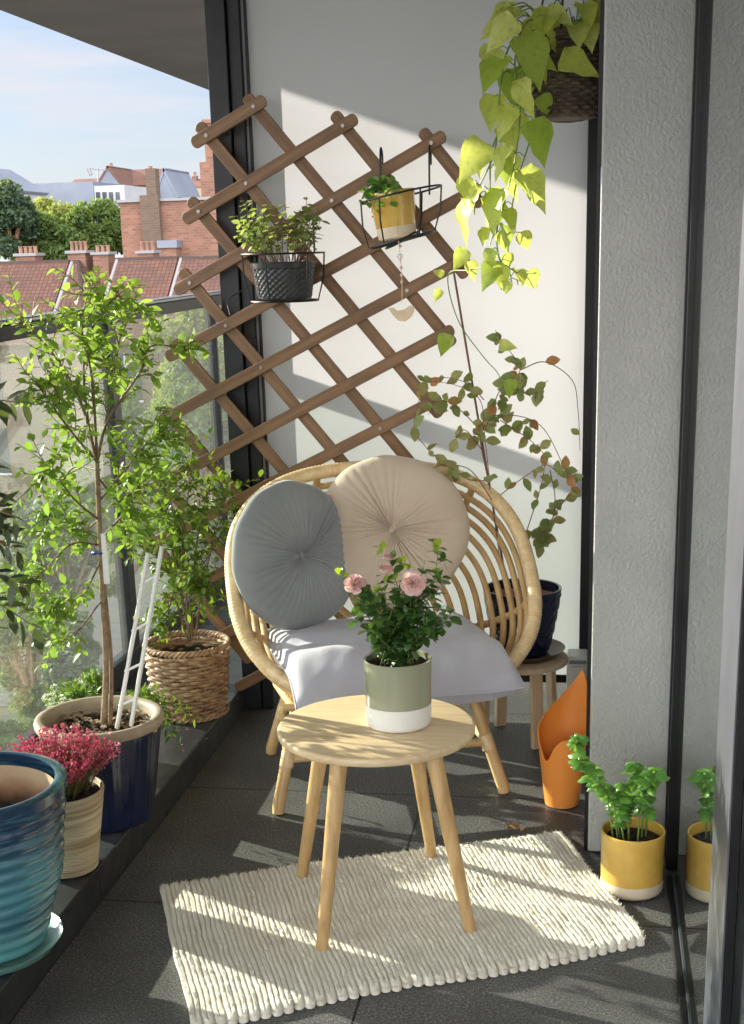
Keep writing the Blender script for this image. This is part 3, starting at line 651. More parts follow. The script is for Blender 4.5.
def along(lv, P, n, L_, sp=1.0, up=.4, t0=.1, pairs=False, jit=.3, W=1.0, droop=0, lr=.3):
    P = np.array(P); K = len(P)
    for k_ in range(n):
        t = t0+(1-t0)*(k_+rs.rand()*.5)/n; i = min(K-2, int(t*(K-1))); f_ = t*(K-1)-i; p_ = P[i]*(1-f_)+P[i+1]*f_; T = P[i+1]-P[i]; T = T/(np.linalg.norm(T)+1e-9)
        a = k_*2.4+rs.rand()*.6; u = np.cross(T, [0.3, .2, 1]); u /= np.linalg.norm(u)+1e-9; w_ = np.cross(T, u)
        for q in ((0, math.pi) if pairs else (0,)):
            s_ = math.cos(a+q)*u+math.sin(a+q)*w_; d = s_*sp+T*up+rv(jit); d[2] -= droop
            nn = np.array([0, 0, 1.])+rv(.55)+T*.3
            lv.add(p_+d/np.linalg.norm(d)*.002, d, nn, L_*rs.uniform(1-lr, 1+lr), W)
# ------------------------------------------------------------------- rose pot on the table
c = (-.434, 2.958, .4506)
PT = thing('potted_rose', 'pink miniature rose in a sage and white glazed pot on the table', 'potted plant', c)
m_ = MB().lathe([(.0757, .053)]+[(.0757+.0018*t, .053+.101*t) for t in np.linspace(0.02, 1, 8)]+[(.0778, .156), (.0755, .158), (.0715, .156), (.0705, .125)], 64, c); m_.f = m_.f[:-2]; m_.build('pot', M['sage'], PT)
pb = MB().lathe([(.0, .001), (.068, .0), (.0735, .004), (.0748, .012), (.0757, .0525)], 64, c, lambda a, z, r: 0); m_.f = m_.f
pb.build('pot_base', M['white_glaze'], PT)
soil_disc(.0705, c[2]+.143, c, PT)
stems = MB(); lv = LV(OVAL); yl = LV(OVAL)
def rosepx(x, y, dy=0): return at(x, y, 2.958+dy)
tips = [(440, 540, .02), (425, 560, -.02), (410, 588, -.03), (388, 552, .03), (356, 588, -.03), (345, 575, 0), (372, 600, -.05), (445, 605, .02), (452, 612, -.03), (395, 600, -.06), (415, 610, -.05), (430, 585, .05), (375, 590, .05), (350, 612, -.02), (404, 575, .0), (438, 575, 0), (432, 625, -.05), (365, 625, -.05)]
for i, (x, y, dy) in enumerate(tips):
    b = np.array([c[0]+rs.uniform(-.04, .04), c[1]+rs.uniform(-.04, .04), c[2]+.145]); e = rosepx(x, y, dy); md = (b+e)/2+np.array([(e[0]-b[0])*.25, 0, .02])*(-1 if i % 2 else 1)
    P = stalk(stems, [b, md, e], .0017, .0009)
    along(lv, P, 22, .027, 1, .3, .08, jit=.4, W=1.25)
    for _ in range(5):
        t = rs.uniform(.25, .95); p_ = P[int(t*(len(P)-1))]; d = rv(.035); d[2] = abs(d[2])*.4; P2 = stalk(stems, [p_, p_+d*.5+[0, 0, .006], p_+d], .0009, .0005, 4, 3); along(lv, P2, 6, .021, .8, .6, .2, W=1.2)
for x, y, dy in ((382, 550, .02), (340, 574, -.02), (350, 580, -.02), (404, 562, 0), (385, 575, -.03), (438, 548, 0)):
    p_ = rosepx(x, y, dy)
    for _ in range(4): yl.add(p_+rv(.006), rv(1)+[0, 0, .3], rv(1)+[0, -.5, 1], .020, 1.3)
stems.build('stems', M['green_stem'], PT); lv.build('leaves', M['lf_rose'], PT); yl.build('young_leaves', M['lf_young'], PT)
for x, y, s_, dy, tilt in ((354, 583, .018, -.04, (-.25, -.5, .8)), (413, 583, .0195, -.07, (.2, -.85, .45)), (386, 568, .011, -.03, (0, -.3, 1)), (388, 556, .008, 0, (.1, -.2, 1))):
    p_ = rosepx(x, y, dy); ax = np.array(tilt)/np.linalg.norm(tilt); u = np.cross(ax, [0, 0, 1.]); u /= np.linalg.norm(u); w_ = np.cross(ax, u); pl_ = LV(PETAL)
    for ring, (nr, op, ln, h) in enumerate(((3, .12, .62, .30), (5, .38, .72, .25), (7, .75, .82, .12), (8, 1.2, .92, .0), (9, 1.75, .98, -.1), (8, 2.3, 1.0, -.2))):
        for i in range(nr):
            op2 = op*rs.uniform(.8, 1.2); a = 2*math.pi*i/nr+ring*.7+rs.rand()*.35; rad = math.cos(a)*u+math.sin(a)*w_
            pl_.add(p_+ax*s_*h*.8+rad*s_*.08*(ring+1), rad*math.sin(op2*.7)+ax*math.cos(op2*.7), ax*math.sin(op2*.7)-rad*math.cos(op2*.7)+rv(.2), s_*ln*rs.uniform(.85, 1.1), 1.1)
    pl_.build('blossom' if s_ > .015 else 'bud', M['lf_pink'], PT)
# ------------------------------------------------------------------- teal pot with olive
c = (-1.250, 2.46, .0905)
PT = thing('potted_olive_tree', 'big ribbed teal glazed pot with a slender olive tree at the lower left', 'potted plant', c)
rdg = lambda t: .0027*math.sin(t*78)*(t < .9)+(.008 if t > .94 else 0)
prof = pot_profile(.118, .186, .362, .016, n=120, z0=.022, ridge=rdg, bulge=.018)
m_ = MB().lathe(prof, 96, c, lambda a, z, r: .0022*math.sin(a*2+z*40)*(z < .35)); m_.f = m_.f[:-1]; m_.build('pot', M['teal'], PT)
m_ = MB().lathe([(.1705, .356), (.165, .32), (.150, .255)], 64, c); m_.f = m_.f[:-2]; m_.build('lining', M['stained_clay'], PT)
sc = MB().lathe([(0, .001), (.10, .0), (.140, .012), (.150, .028), (.1545, .032), (.151, .029), (.140, .016), (.11, .010), (.0, .009)], 64, c).build('saucer', M['saucer_teal'], PT)
soil_disc(.152, c[2]+.275, c, PT, amp=.012)
tr = MB(); lv = LV(LANCE)
t0 = np.array([c[0]-.045, c[1], c[2]+.34])
P = stalk(tr, [t0, t0+[-.01, .02, .25], t0+[.0, .03, .5], t0+[-.02, .03, .85]], .012, .005, 8)
for i in range(34):
    p_ = P[int(rs.uniform(.50, 1)*(len(P)-1))]; a = rs.uniform(0, 6.28); l = rs.uniform(.12, .25)
    e = p_+np.array([math.cos(a)*l, math.sin(a)*l, rs.uniform(-.08, .14)]); md = (p_+e)/2+[0, 0, .04]
    P2 = stalk(tr, [p_, md, e], .0025, .001, 5, 5); along(lv, P2, 20, .050, .9, .6, .15, pairs=False, W=1.7, jit=.25, droop=.15)
tr.build('trunk', M['bark'], PT); lv.build('leaves', M['lf_olive'], PT)
# ------------------------------------------------------------------- heather
c = (-1.232, 2.872, .0905)
PT = thing('potted_heather', 'pink flowering heather in a beige striped rope pot', 'potted plant', c)
prof = pot_profile(.070, .100, .205, .006, n=90, ridge=lambda t: .0014*math.sin(t*190))
m_ = MB().lathe(prof+[(.09, .19)], 64, c); m_.f = m_.f[:-1]; m_.build('pot', M['rope_pot'], PT); soil_disc(.092, c[2]+.192, c, PT)
stm = MB(); lv = LV(QUAD); gv = LV(NEEDLE)
for i in range(210):
    a = rs.uniform(0, 6.28); q = rs.rand()**.55; b = np.array([c[0]+.06*q*math.cos(a), c[1]+.06*q*math.sin(a), c[2]+.19])
    e = b+np.array([math.cos(a)*.085*q, math.sin(a)*.085*q, rs.uniform(.10, .165)*(1.08-.35*q)]); P = stalk(stm, [b, (b+e)/2+[0, 0, .012], e], .0012, .0007, 4, 4)
    for _ in range(30):
        t = rs.uniform(.45, 1); p_ = P[min(len(P)-1, int(t*len(P)))]; lv.add(p_+rv(.0045), rv(1)+[0, 0, .2], rv(1), rs.uniform(.005, .008))
    for _ in range(16):
        t = rs.uniform(.1, .6); p_ = P[min(len(P)-1, int(t*len(P)))]; gv.add(p_, rv(1)+[0, 0, .8], rv(1), .010, 1.2)
stm.build('stems', M['twig'], PT); lv.build('blossoms', M['lf_heather'], PT); gv.build('leaves', M['lf_trail'], PT)
# ------------------------------------------------------------------- navy pot with tree
c = (-1.243, 3.185, .0905)
PT = thing('potted_ornamental_tree', 'leafy green tree on a thin trunk in a navy pot with cream rim', 'potted tree', c)
prof = pot_profile(.118, .156, .262, .012, n=30)
m_ = MB().lathe(prof[:-4]+[(.157, .262)], 128, c, lambda a, z, r: .0022*abs(math.sin(a*22))*(z < .25)); m_.f = m_.f[:-1]; m_.build('pot', M['navy'], PT)
m_ = MB().lathe([(.1605, .255), (.1645, .262), (.165, .272), (.162, .279), (.156, .282), (.146, .281), (.139, .276), (.137, .268), (.128, .22)], 96, c); m_.f = m_.f[:-2]; m_.build('rim', M['cream_rim'], PT)
soil_disc(.133, c[2]+.243, c, PT)
ch = LV(QUAD)
for _ in range(220):
    a = rs.uniform(0, 6.28); q = .12*rs.rand()**.5; ch.add((c[0]+q*math.cos(a), c[1]+q*math.sin(a), c[2]+.249+rs.rand()*.008), (rs.normal(), rs.normal(), .2), (rs.normal()*.3, rs.normal()*.3, 1), rs.uniform(.01, .026), .7)
ch.build('bark_chips', M['bark'], PT)
YT = 3.19
tr = MB(); b0 = np.array([c[0]+.008, c[1], c[2]+.24])
fork = at(97, 462, YT)
stalk(tr, [b0, at(106, 660, YT), at(101, 560, YT), fork], .0085, .006, 9)
stalk(tr, [b0+[.016, .008, 0], at(111, 660, YT+.02), at(103, 570, YT+.02), fork], .006, .004, 8)
tr.build('trunk', M['bark'], PT)
bm = MB(); lv = LV(OVAL)
def br(pts, r0, r1, tw=10, ln=.10, L_=.027, lf=7, end=13, t0=.25):
    P = stalk(bm, pts, r0, r1, 6, 8)
    for _ in range(tw):
        t = rs.uniform(t0, 1); p_ = P[int(t*(len(P)-1))]; T = P[min(len(P)-1, int(t*(len(P)-1))+1)]-P[max(0, int(t*(len(P)-1))-1)]; T = T/(np.linalg.norm(T)+1e-9)
        d = rv(1)+T*.7+[0, 0, .15]; d /= np.linalg.norm(d); l = ln*rs.uniform(.5, 1.2); e = p_+d*l; P2 = stalk(bm, [p_, (p_+e)/2+rv(.01), e], .0014, .0007, 4, 4)
        along(lv, P2, lf, L_, .9, .6, .15, jit=.35, W=1.05)
    along(lv, P[int(len(P)*.4):], end, L_, .8, .6, .1, W=1.05)
B_ = lambda *a: [fork]+[at(x, y, YT+d) for x, y, d in a]
br(B_((80, 400, -.02), (50, 350, -.05), (18, 318, -.08)), .0045, .0012, 20)
br(B_((92, 380, .03), (82, 330, .05), (88, 290, .05)), .0045, .0012, 18)
br(B_((108, 420, -.03), (140, 372, -.06), (152, 345, -.08), (190, 352, -.10)), .0042, .0012, 22)
br(B_((88, 420, .05), (85, 350, .08), (112, 300, .1), (138, 300, .12)), .004, .0012, 26, L_=.030)
br(B_((70, 430, -.06), (48, 400, -.10), (35, 380, -.13)), .0035, .001, 16)
br(B_((110, 400, .1), (118, 350, .15), (125, 310, .16)), .0035, .001, 22)
br([at(99, 520, YT), at(75, 500, YT-.06), at(50, 470, YT-.1), at(38, 480, YT-.12)], .003, .001, 14)
br([at(100, 500, YT), at(125, 470, YT+.08), at(150, 440, YT+.12), at(165, 430, YT+.12)], .003, .001, 20)
br([at(101, 545, YT), at(70, 545, YT-.05), at(35, 580, YT-.1), at(15, 590, YT-.1)], .0028, .001, 20)
br([at(101, 560, YT), at(85, 590, YT-.05), at(62, 600, YT-.05), at(52, 612, YT-.05)], .0028, .001, 14)
br([at(99, 520, YT), at(80, 530, YT+.1), at(60, 505, YT+.15)], .0028, .001, 14)
br([at(100, 480, YT), at(120, 500, YT+.1), at(145, 480, YT+.14), at(160, 465, YT+.14)], .003, .001, 22)
br([at(101, 540, YT), at(118, 520, YT-.06), at(132, 510, YT-.1), at(140, 530, YT-.1)], .003, .001, 18)
br([at(99, 500, YT), at(90, 440, YT+.08), at(62, 420, YT+.12), at(58, 380, YT+.14)], .003, .001, 20)
br([at(102, 600, YT), at(70, 640, YT-.04), at(45, 650, YT-.02)], .0024, .001, 8)
br([at(100, 470, YT), at(70, 470, YT+.1), at(48, 520, YT+.12), at(40, 545, YT+.12)], .003, .001, 16)
bm.build('branches', M['twig'], PT); lv.build('foliage', M['lf_tree'], PT)
tg = at(98, 553, YT-.015); MB().tube([tg+[-.012, 0, 0], tg+[.0, -.012, .003], tg+[.014, 0, 0], tg+[.0, .012, -.002]], .006, 7, closed=True).build('plant_tie', M['blue_tie'], PT)
a_, b_ = at(103, 534, YT-.02), at(107, 584, YT-.02); MB().add([a_+[-.006, 0, 0], a_+[.006, 0, 0], b_+[.008, 0, 0], b_+[-.008, 0, 0], a_+[-.006, .0015, 0], a_+[.006, .0015, 0], b_+[.008, .0015, 0], b_+[-.008, .0015, 0]], [(0, 1, 2, 3), (7, 6, 5, 4), (0, 4, 5, 1), (1, 5, 6, 2), (2, 6, 7, 3), (3, 7, 4, 0)]).build('plant_label', M['white_plastic'], PT, smooth=False)
# small white plant ladder
LD = thing('plant_ladder', 'small white plastic plant ladder stuck in the navy pot', 'plant support', tuple(at(124, 722, 3.16)))
Lb, Lt, Rb, Rt = at(117, 728, 3.15), at(148, 553, 3.20), at(131, 726, 3.15), at(162, 546, 3.20)
for a_, b_ in ((Lb, Lt), (Rb, Rt)): MB().tube([a_, b_], .0058, 6).build('rail', M['white_plastic'], LD)
for t in (.13, .33, .56, .82): MB().tube([Lb+(Lt-Lb)*t+[-.006, 0, 0], Rb+(Rt-Rb)*(t+.03)+[.006, 0, 0]], .0036, 6).build('rung', M['white_plastic'], LD)
# ------------------------------------------------------------------- dark pot with white alyssum behind
c = (-1.345, 3.55, .0905)
PT = thing('potted_alyssum', 'white flowering trailing plant in a small black pot behind the navy pot', 'potted plant', c)
m_ = MB().lathe(pot_profile(.075, .095, .19, .006)+[(.085, .17)], 48, c); m_.f = m_.f[:-1]; m_.build('pot', M['dark_plastic'], PT); soil_disc(.086, c[2]+.175, c, PT)
stm = MB(); wv_ = LV(QUAD); lv = LV(LANCE)
for i in range(70):
    left = i < 32; a = rs.uniform(2.2, 4.6) if left else rs.uniform(-1.7, .6); b = np.array([c[0]+.05*math.cos(a), c[1]+.05*math.sin(a), c[2]+.18])
    rr3 = rs.uniform(.06, .14) if left else rs.uniform(.09, .20)
    e = b+np.array([math.cos(a)*rr3, math.sin(a)*rr3, rs.uniform(-.01, .055) if left else rs.uniform(-.12, .04)]); P = stalk(stm, [b, (b+e)/2+[0, 0, .045], e], .001, .0006, 4, 5)
    along(lv, P, 20, .024, .9, .5, .1, W=1.5)
    if left:
        for _ in range(34): wv_.add(e+rv(.011), rv(1)+[0, 0, .4], rv(1)+[0, 0, 1], .006)
stm.build('stems', M['green_stem'], PT); lv.build('leaves', M['lf_trail'], PT); wv_.build('blossoms', M['lf_white'], PT)
# ------------------------------------------------------------------- wicker basket with shrub
c = (-1.262, 4.03, .0905)
PT = thing('shrub_in_wicker_basket', 'bushy green shrub in a round brown wicker basket by the chair', 'potted plant', c)
def woven(rb, rt, h, rows, stakes, tr_, c, amp=.0045, n_=None):
    m_ = MB(); n = n_ or stakes*4
    for k_ in range(rows):
        t = k_/(rows-1); r = rb+(rt-rb)*t; z = c[2]+tr_+t*(h-2*tr_); w1 = rs.uniform(-.0012, .0012)
        P = [(c[0]+(r+amp*math.sin(stakes/2*a+(k_ % 2)*math.pi)+w1)*math.cos(a), c[1]+(r+amp*math.sin(stakes/2*a+(k_ % 2)*math.pi)+w1)*math.sin(a), z+.0018*math.sin(3*a+k_)) for a in np.linspace(0, 2*math.pi, n, endpoint=False)]
        m_.tube(P, tr_*rs.uniform(.85, 1.1), 6, closed=True)
    return m_
woven(.108, .128, .215, 19, 26, .0062, c, .0055).build('basket_weave', M['wicker'], PT)
sk = MB()
for i in range(26):
    a = 2*math.pi*(i+.5)/26; sk.tube([(c[0]+.108*math.cos(a), c[1]+.108*math.sin(a), c[2]+.002), (c[0]+.128*math.cos(a), c[1]+.128*math.sin(a), c[2]+.222)], .0036, 5)
sk.build('stakes', M['wicker'], PT)
rb = MB()
for ph in (0, 2.1, 4.2):
    rb.tube([(c[0]+(.130+.005*math.cos(18*a+ph))*math.cos(a), c[1]+(.130+.005*math.cos(18*a+ph))*math.sin(a), c[2]+.228+.0055*math.sin(18*a+ph)) for a in np.linspace(0, 2*math.pi, 180, endpoint=False)], .0052, 6, closed=True)
rb.build('rim_braid', M['wicker'], PT); rb = MB()
for ph in (0, 3.1):
    rb.tube([(c[0]+(.115+.004*math.cos(18*a+ph))*math.cos(a), c[1]+(.115+.004*math.cos(18*a+ph))*math.sin(a), c[2]+.008+.004*math.sin(18*a+ph)) for a in np.linspace(0, 2*math.pi, 180, endpoint=False)], .0052, 6, closed=True)
rb.build('foot_braid', M['wicker'], PT)
m_ = MB().lathe([(.0, .004), (.100, .004), (.118, .19), (.116, .19)], 40, c); m_.f = m_.f[:-1]; m_.build('liner', M['dark_plastic'], PT); soil_disc(.115, c[2]+.17, c, PT)
bm = MB(); lv = LV(OVAL); YB = 4.02
for pts in ([(192, 640), (186, 560), (170, 500), (150, 440)], [(192, 640), (195, 560), (205, 500), (222, 465)], [(195, 640), (205, 580), (215, 530), (232, 490)], [(190, 640), (180, 590), (160, 560), (140, 545)],
            [(188, 640), (175, 600), (168, 610), (160, 620)], [(195, 640), (200, 600), (204, 590), (200, 580)], [(190, 640), (182, 540), (190, 480), (185, 440)], [(190, 640), (172, 540), (160, 500), (130, 480)], [(190, 640), (176, 570), (172, 530), (200, 510)]):
    d = rs.uniform(-.08, .08); P0 = [at(x, y, YB+d*i/3) for i, (x, y) in enumerate(pts)]
    br(P0, .0036, .0012, 20, .11, .025, 8, 12, .25)
bm.build('branches', M['twig'], PT); lv.build('foliage', M['lf_shrub'], PT)
# ------------------------------------------------------------------- stool, blue pot, climber
SC = (-.222, 4.125)
ST = thing('wooden_stool', 'small round plywood stool behind the rattan chair', 'stool', (SC[0], SC[1], 0))
MB().lathe([(0, .25), (.143, .25), (.150, .253), (.1515, .26), (.150, .267), (.144, .270), (0, .2702)], 64, (SC[0], SC[1], 0)).build('seat', M['birch'], ST)
for dx, dy in ((-.108, -.062), (-.066, .10), (.062, -.102), (.104, .066)):
    l = math.hypot(dx, dy); ux, uy = dx/l, dy/l; px_, py_ = -uy, ux; vs = []
    for z, ins in ((.003, 0), (.249, .012)):
        for a_, b_ in ((-.009, -.019), (.009, -.019), (.009, .019), (-.009, .019)): vs.append((SC[0]+dx+ux*(a_-ins)+px_*b_, SC[1]+dy+uy*(a_-ins)+py_*b_, z))
    MB().add(vs, [(3, 2, 1, 0), (4, 5, 6, 7)]+[(i, (i+1) % 4, 4+(i+1) % 4, 4+i) for i in range(4)]).build('leg', M['stool'], ST, smooth=False, bevel=.003)
c = (-.215, 4.14, .2706)
PT = thing('potted_climber', 'vine with green and rusty leaves in a blue herringbone pot on the stool', 'potted plant', c)
MB().lathe([(0, .001), (.105, .0), (.130, .020), (.134, .024), (.129, .023), (.104, .008), (0, .007)], 64, c).build('saucer', M['brown_plastic'], PT)
prof = [(.07, .009), (.080, .012)]+[(.080+.041*(t**.75), .012+.200*t) for t in np.linspace(.03, 1, 60)]+[(.1205, .2145), (.116, .216), (.112, .214), (.106, .16)]
m_ = MB().lathe(prof, 144, c, lambda a, z, r: (.0022*math.sin((z*62+3.2*abs(((a*16/6.283) % 2)-1))*2.6) if .02 < z < .196 and r > .079 else 0)); m_.f = m_.f[:-1]; m_.build('pot', M['navy'], PT)
soil_disc(.108, c[2]+.185, c, PT, 'terracotta')
bm = MB(); lv = LV(OVAL)
b0 = np.array([c[0]-.02, c[1], c[2]+.18])
MB().tube([b0+[-.02, 0, 0], at(490, 490, 4.12), at(452, 262, 4.14)], .0035, 7).build('cane', M['red_stem'], PT)
V_ = lambda L_, d=0: [at(x, y, 4.10+d) for x, y in L_]
vines = [([(500, 560), (492, 500), (485, 440), (480, 400), (455, 385), (420, 380)], 9), ([(492, 500), (470, 470), (440, 460), (415, 430), (420, 395)], 9), ([(490, 490), (480, 430), (500, 415), (540, 425), (565, 470), (572, 490)], 20),
         ([(572, 490), (558, 510), (545, 530), (540, 545)], 18), ([(485, 430), (500, 390), (520, 370), (505, 345), (495, 330)], 20), ([(520, 370), (545, 362), (572, 380), (578, 410), (580, 450)], 2),
         ([(494, 500), (520, 480), (545, 465), (560, 475)], 5), ([(527, 530), (540, 490), (545, 465)], 3), ([(480, 430), (460, 410), (440, 400), (428, 415)], 11), ([(482, 450), (465, 430), (455, 440)], 8), ([(500, 420), (515, 430), (530, 440), (545, 455)], 14),
         ([(484, 400), (470, 385), (450, 378), (428, 378)], 7), ([(498, 410), (510, 385), (530, 395), (548, 380)], 14), ([(550, 470), (555, 500), (548, 530), (530, 532)], 12), ([(492, 480), (470, 480), (445, 465), (432, 470)], 7)]
for pts, n in vines:
    P0 = V_(pts, rs.uniform(-.06, .05)); P = stalk(bm, P0, .0017, .0009, 5, 8)
    for k_ in range(int(n*1.35)):
        t = rs.uniform(.12, 1); p_ = P[int(t*(len(P)-1))]; d = rv(1); d[1] *= .7; d[2] -= .25
        lv.add(p_, d, np.array([rs.normal()*.5, -1, .6]), rs.uniform(.026, .050), 1.1)
bm.build('vines', M['red_stem'], PT); lv.build('leaves', M['lf_hoya'], PT)
# ------------------------------------------------------------------- orange watering can
c = (-.075, 3.60, .003)
WC = thing('watering_can', 'orange plastic watering can with tall pointed back standing by the pillar', 'watering can', c)
def can(off, zlow):
    n = 96; K = 26; vs = []
    def top(a):
        # peak at the back, a notch at each side, a lower front lip
        g_ = math.degrees(a) % 360
        pts_ = [(0, .245), (30, .285), (56, .34), (72, .372), (88, .34), (120, .285), (160, .235), (186, .212), (204, .175), (217, .142), (226, .135), (235, .146), (248, .180), (264, .203), (290, .210), (325, .212), (360, .245)]
        return float(np.interp(g_, [q[0] for q in pts_], [q[1] for q in pts_]))
    for k_ in range(K+1):
        for i in range(n):
            a = 2*math.pi*i/n; z = zlow+(top(a)-zlow)*k_/K; t = z/.36
            rx = .047+.034*min(1, t*1.5)-.030*max(0, t-.55)*2; ry = .050+.020*min(1, t*1.4)-.008*max(0, t-.6)*2
            vs.append((c[0]+(rx-off)*math.cos(a)+.012*t+.055*max(0, t-.6), c[1]+(ry-off)*math.sin(a), c[2]+z))
    return vs, n, K
m_ = MB(); vo, n, K = can(0, 0); vi, _, _ = can(.0028, .004)
m_.add(vo, [(k_*n+i, k_*n+(i+1) % n, (k_+1)*n+(i+1) % n, (k_+1)*n+i) for k_ in range(K) for i in range(n)]+[tuple(range(n))[::-1]])
b = len(m_.v); m_.add(vi, [(k_*n+(i+1) % n, k_*n+i, (k_+1)*n+i, (k_+1)*n+(i+1) % n) for k_ in range(K) for i in range(n)]+[tuple(range(n))])
m_.f += [(K*n+i, K*n+(i+1) % n, b+K*n+(i+1) % n, b+K*n+i) for i in range(n)]
m_.build('body', M['orange'], WC)
# ------------------------------------------------------------------- yellow pot, basil
c = (.106, 3.075, .003)
PT = thing('potted_basil', 'green basil in a yellow glazed pot before the rendered pillar', 'potted plant', c)
m_ = MB().lathe([(.0745, .034)]+[(.0745+.0015*t, .034+.117*t) for t in np.linspace(0, 1, 8)]+[(.0755, .154), (.073, .1555), (.070, .153), (.069, .12)], 72, c); m_.f = m_.f[:-2]; m_.build('pot', M['yellow'], PT)
m_ = MB().lathe([(0, .001), (.066, 0), (.0725, .005), (.074, .012), (.0742, .0345)], 72, c); m_.build('pot_base', M['cream_base'], PT)
soil_disc(.0695, c[2]+.128, c, PT)
bm = MB(); lv = LV(BASIL); YP = 3.07
def basil(pts, whorls, L_=.033):
    P = stalk(bm, pts, .0022, .0014, 6, 8)
    for t in list(np.linspace(max(.25, whorls[0]-.15), 1, 4+len(whorls))):
        p_ = P[int(t*(len(P)-1))]; a0 = rs.uniform(0, 6.28)
        for q in range(5 if t < .97 else 7):
            a = a0+q*math.pi/2*(1 if t < .97 else .67); d = np.array([math.cos(a), math.sin(a), rs.uniform(-.2, .45)]); lv.add(p_, d, (d[0]*-.3+rs.normal()*.45, d[1]*-.3-.5+rs.normal()*.3, 1), L_*rs.uniform(.6, 1.1)*(1 if q % 2 == 0 else .65), 1.05)
G = lambda *a: [np.array([c[0]+a[0][0], c[1]+a[0][1], c[2]+.125])]+[at(x, y, YP+d) for x, y, d in a[1:]]
basil(G((-.035, -.03), (612, 800, -.04), (592, 775, -.05), (577, 745, -.05), (578, 736, -.05)), (.35, .5, .62, .74, .86, 1), .033)
basil(G((-.045, -.02), (605, 790, -.05), (585, 765, -.06), (580, 762, -.06)), (.5, .7, 1), .030)
basil(G((-.03, .0), (616, 810, 0), (610, 790, 0), (600, 782, 0)), (.45, .75, 1))
basil(G((-.02, -.04), (620, 815, -.03), (618, 800, -.03), (622, 785, -.03)), (.4, .7, 1), .031)
basil(G((.02, .0), (643, 805, .0), (638, 780, .02), (634, 765, .02)), (.45, .72, 1), .031)
basil(G((.03, .01), (648, 800, .0), (652, 780, .0), (655, 770, .0)), (.4, 1), .036)
basil(G((-.01, -.01), (628, 815, -.0), (624, 805, -.0), (628, 795, -.0)), (.5, 1), .028)
basil(G((.01, -.03), (640, 815, -.03), (645, 806, -.03), (643, 800, -.03)), (1,), .02)
bm.build('stems', M['green_stem'], PT); lv.build('leaves', M['lf_basil'], PT)
# ------------------------------------------------------------------- hanging pothos
c = tuple(at(566, 120, 3.62)); c = (c[0], c[1], c[2])
PT = thing('hanging_pothos', 'lime green pothos trailing from a dark woven hanging pot', 'hanging plant', c)
H_ = .195
woven(.068, .100, H_, 22, 28, .0058, c, .005).build('woven_pot', M['dark_basket'], PT)
m_ = MB().lathe([(0, .001), (.070, .002), (.072, .008), (.098, H_-.01), (.094, H_-.01), (.092, H_-.03)], 36, c); m_.f = m_.f[:-1]; m_.build('liner', M['dark_basket'], PT); soil_disc(.093, c[2]+H_-.03, c, PT)
cd = MB(); apex = np.array([c[0]-.005, c[1], c[2]+.50])
for a in (.4, 2.5, 4.6): cd.tube([(c[0]+.102*math.cos(a), c[1]+.102*math.sin(a), c[2]+H_-.02), (c[0]+.09*math.cos(a), c[1]+.09*math.sin(a), c[2]+H_+.03), apex], .0028, 6)
cd.tube([apex, (apex[0], apex[1], 2.62)], .003, 6); cd.build('cord', M['wire'], PT)
bm = MB(); lv = LV(HEART2); tv_ = c[1]
def pv(pts, n, L0, L1, d=0, t0=.05, jit=.4):
    P = stalk(bm, [np.array(c)+[0, 0, H_-.02]]+[at(x, y, tv_-.10+d) for x, y in pts] if t0 >= 0 else [at(x, y, tv_-.10+d) for x, y in pts], .0026, .0015, 6, 8)
    for k_ in range(n):
        t = abs(t0)+(1-abs(t0))*(k_+.5)/n; p_ = P[int(t*(len(P)-1))]; sgn = 1 if k_ % 2 else -1
        pe = p_+np.array([sgn*rs.uniform(.01, .035), rs.uniform(-.03, .02), rs.uniform(-.005, .02)]); bm.tube([p_, (p_+pe)/2+[0, 0, .006], pe], .0012, 5)
        dd = np.array([sgn*rs.uniform(.1, .7), rs.normal()*.35, -rs.uniform(.5, 1.1)]); lv.add(pe, dd, (sgn*.3+rs.normal()*jit, -1+rs.normal()*.4, .5), rs.uniform(L0, L1), 1.0)
pv([(515, 40), (500, 90), (495, 150), (478, 190), (474, 215)], 11, .08, .115)
pv([(530, 20), (515, 60), (520, 110), (515, 160), (505, 200)], 11, .08, .12, -.04)
pv([(525, 60), (535, 110), (530, 140), (515, 190), (508, 250), (512, 285)], 12, .05, .075, .02)
pv([(500, 130), (490, 180), (495, 220), (490, 245)], 8, .045, .065, .0)
pv([(505, 200), (497, 230), (500, 260), (515, 272), (518, 285)], 7, .04, .06, .0, -.1)
for i in range(26):
    a = rs.uniform(0, 6.28); p_ = np.array(c)+[math.cos(a)*.06, math.sin(a)*.06, H_+rs.uniform(-.01, .03)]; pe = np.array(c)+[math.cos(a)*.11-.03, math.sin(a)*.09-.02, H_+rs.uniform(.0, .07)]
    bm.tube(spl([p_, (p_+pe)/2+[0, 0, .03], pe], 4), .0016, 5); lv.add(pe, (math.cos(a)-.35, math.sin(a)*.6-.2, -.25-rs.rand()*.5), (math.cos(a)*.3, -.8, .9), rs.uniform(.06, .09))
for x, y, dx, dz, l in ((580, 68, .9, -.25, .095), (545, 60, .7, -.3, .08), (568, 20, .5, -.2, .06)): lv.add(at(x-18, y-8, 3.49), (dx, -.1, dz), (.1, -1, .7), l)
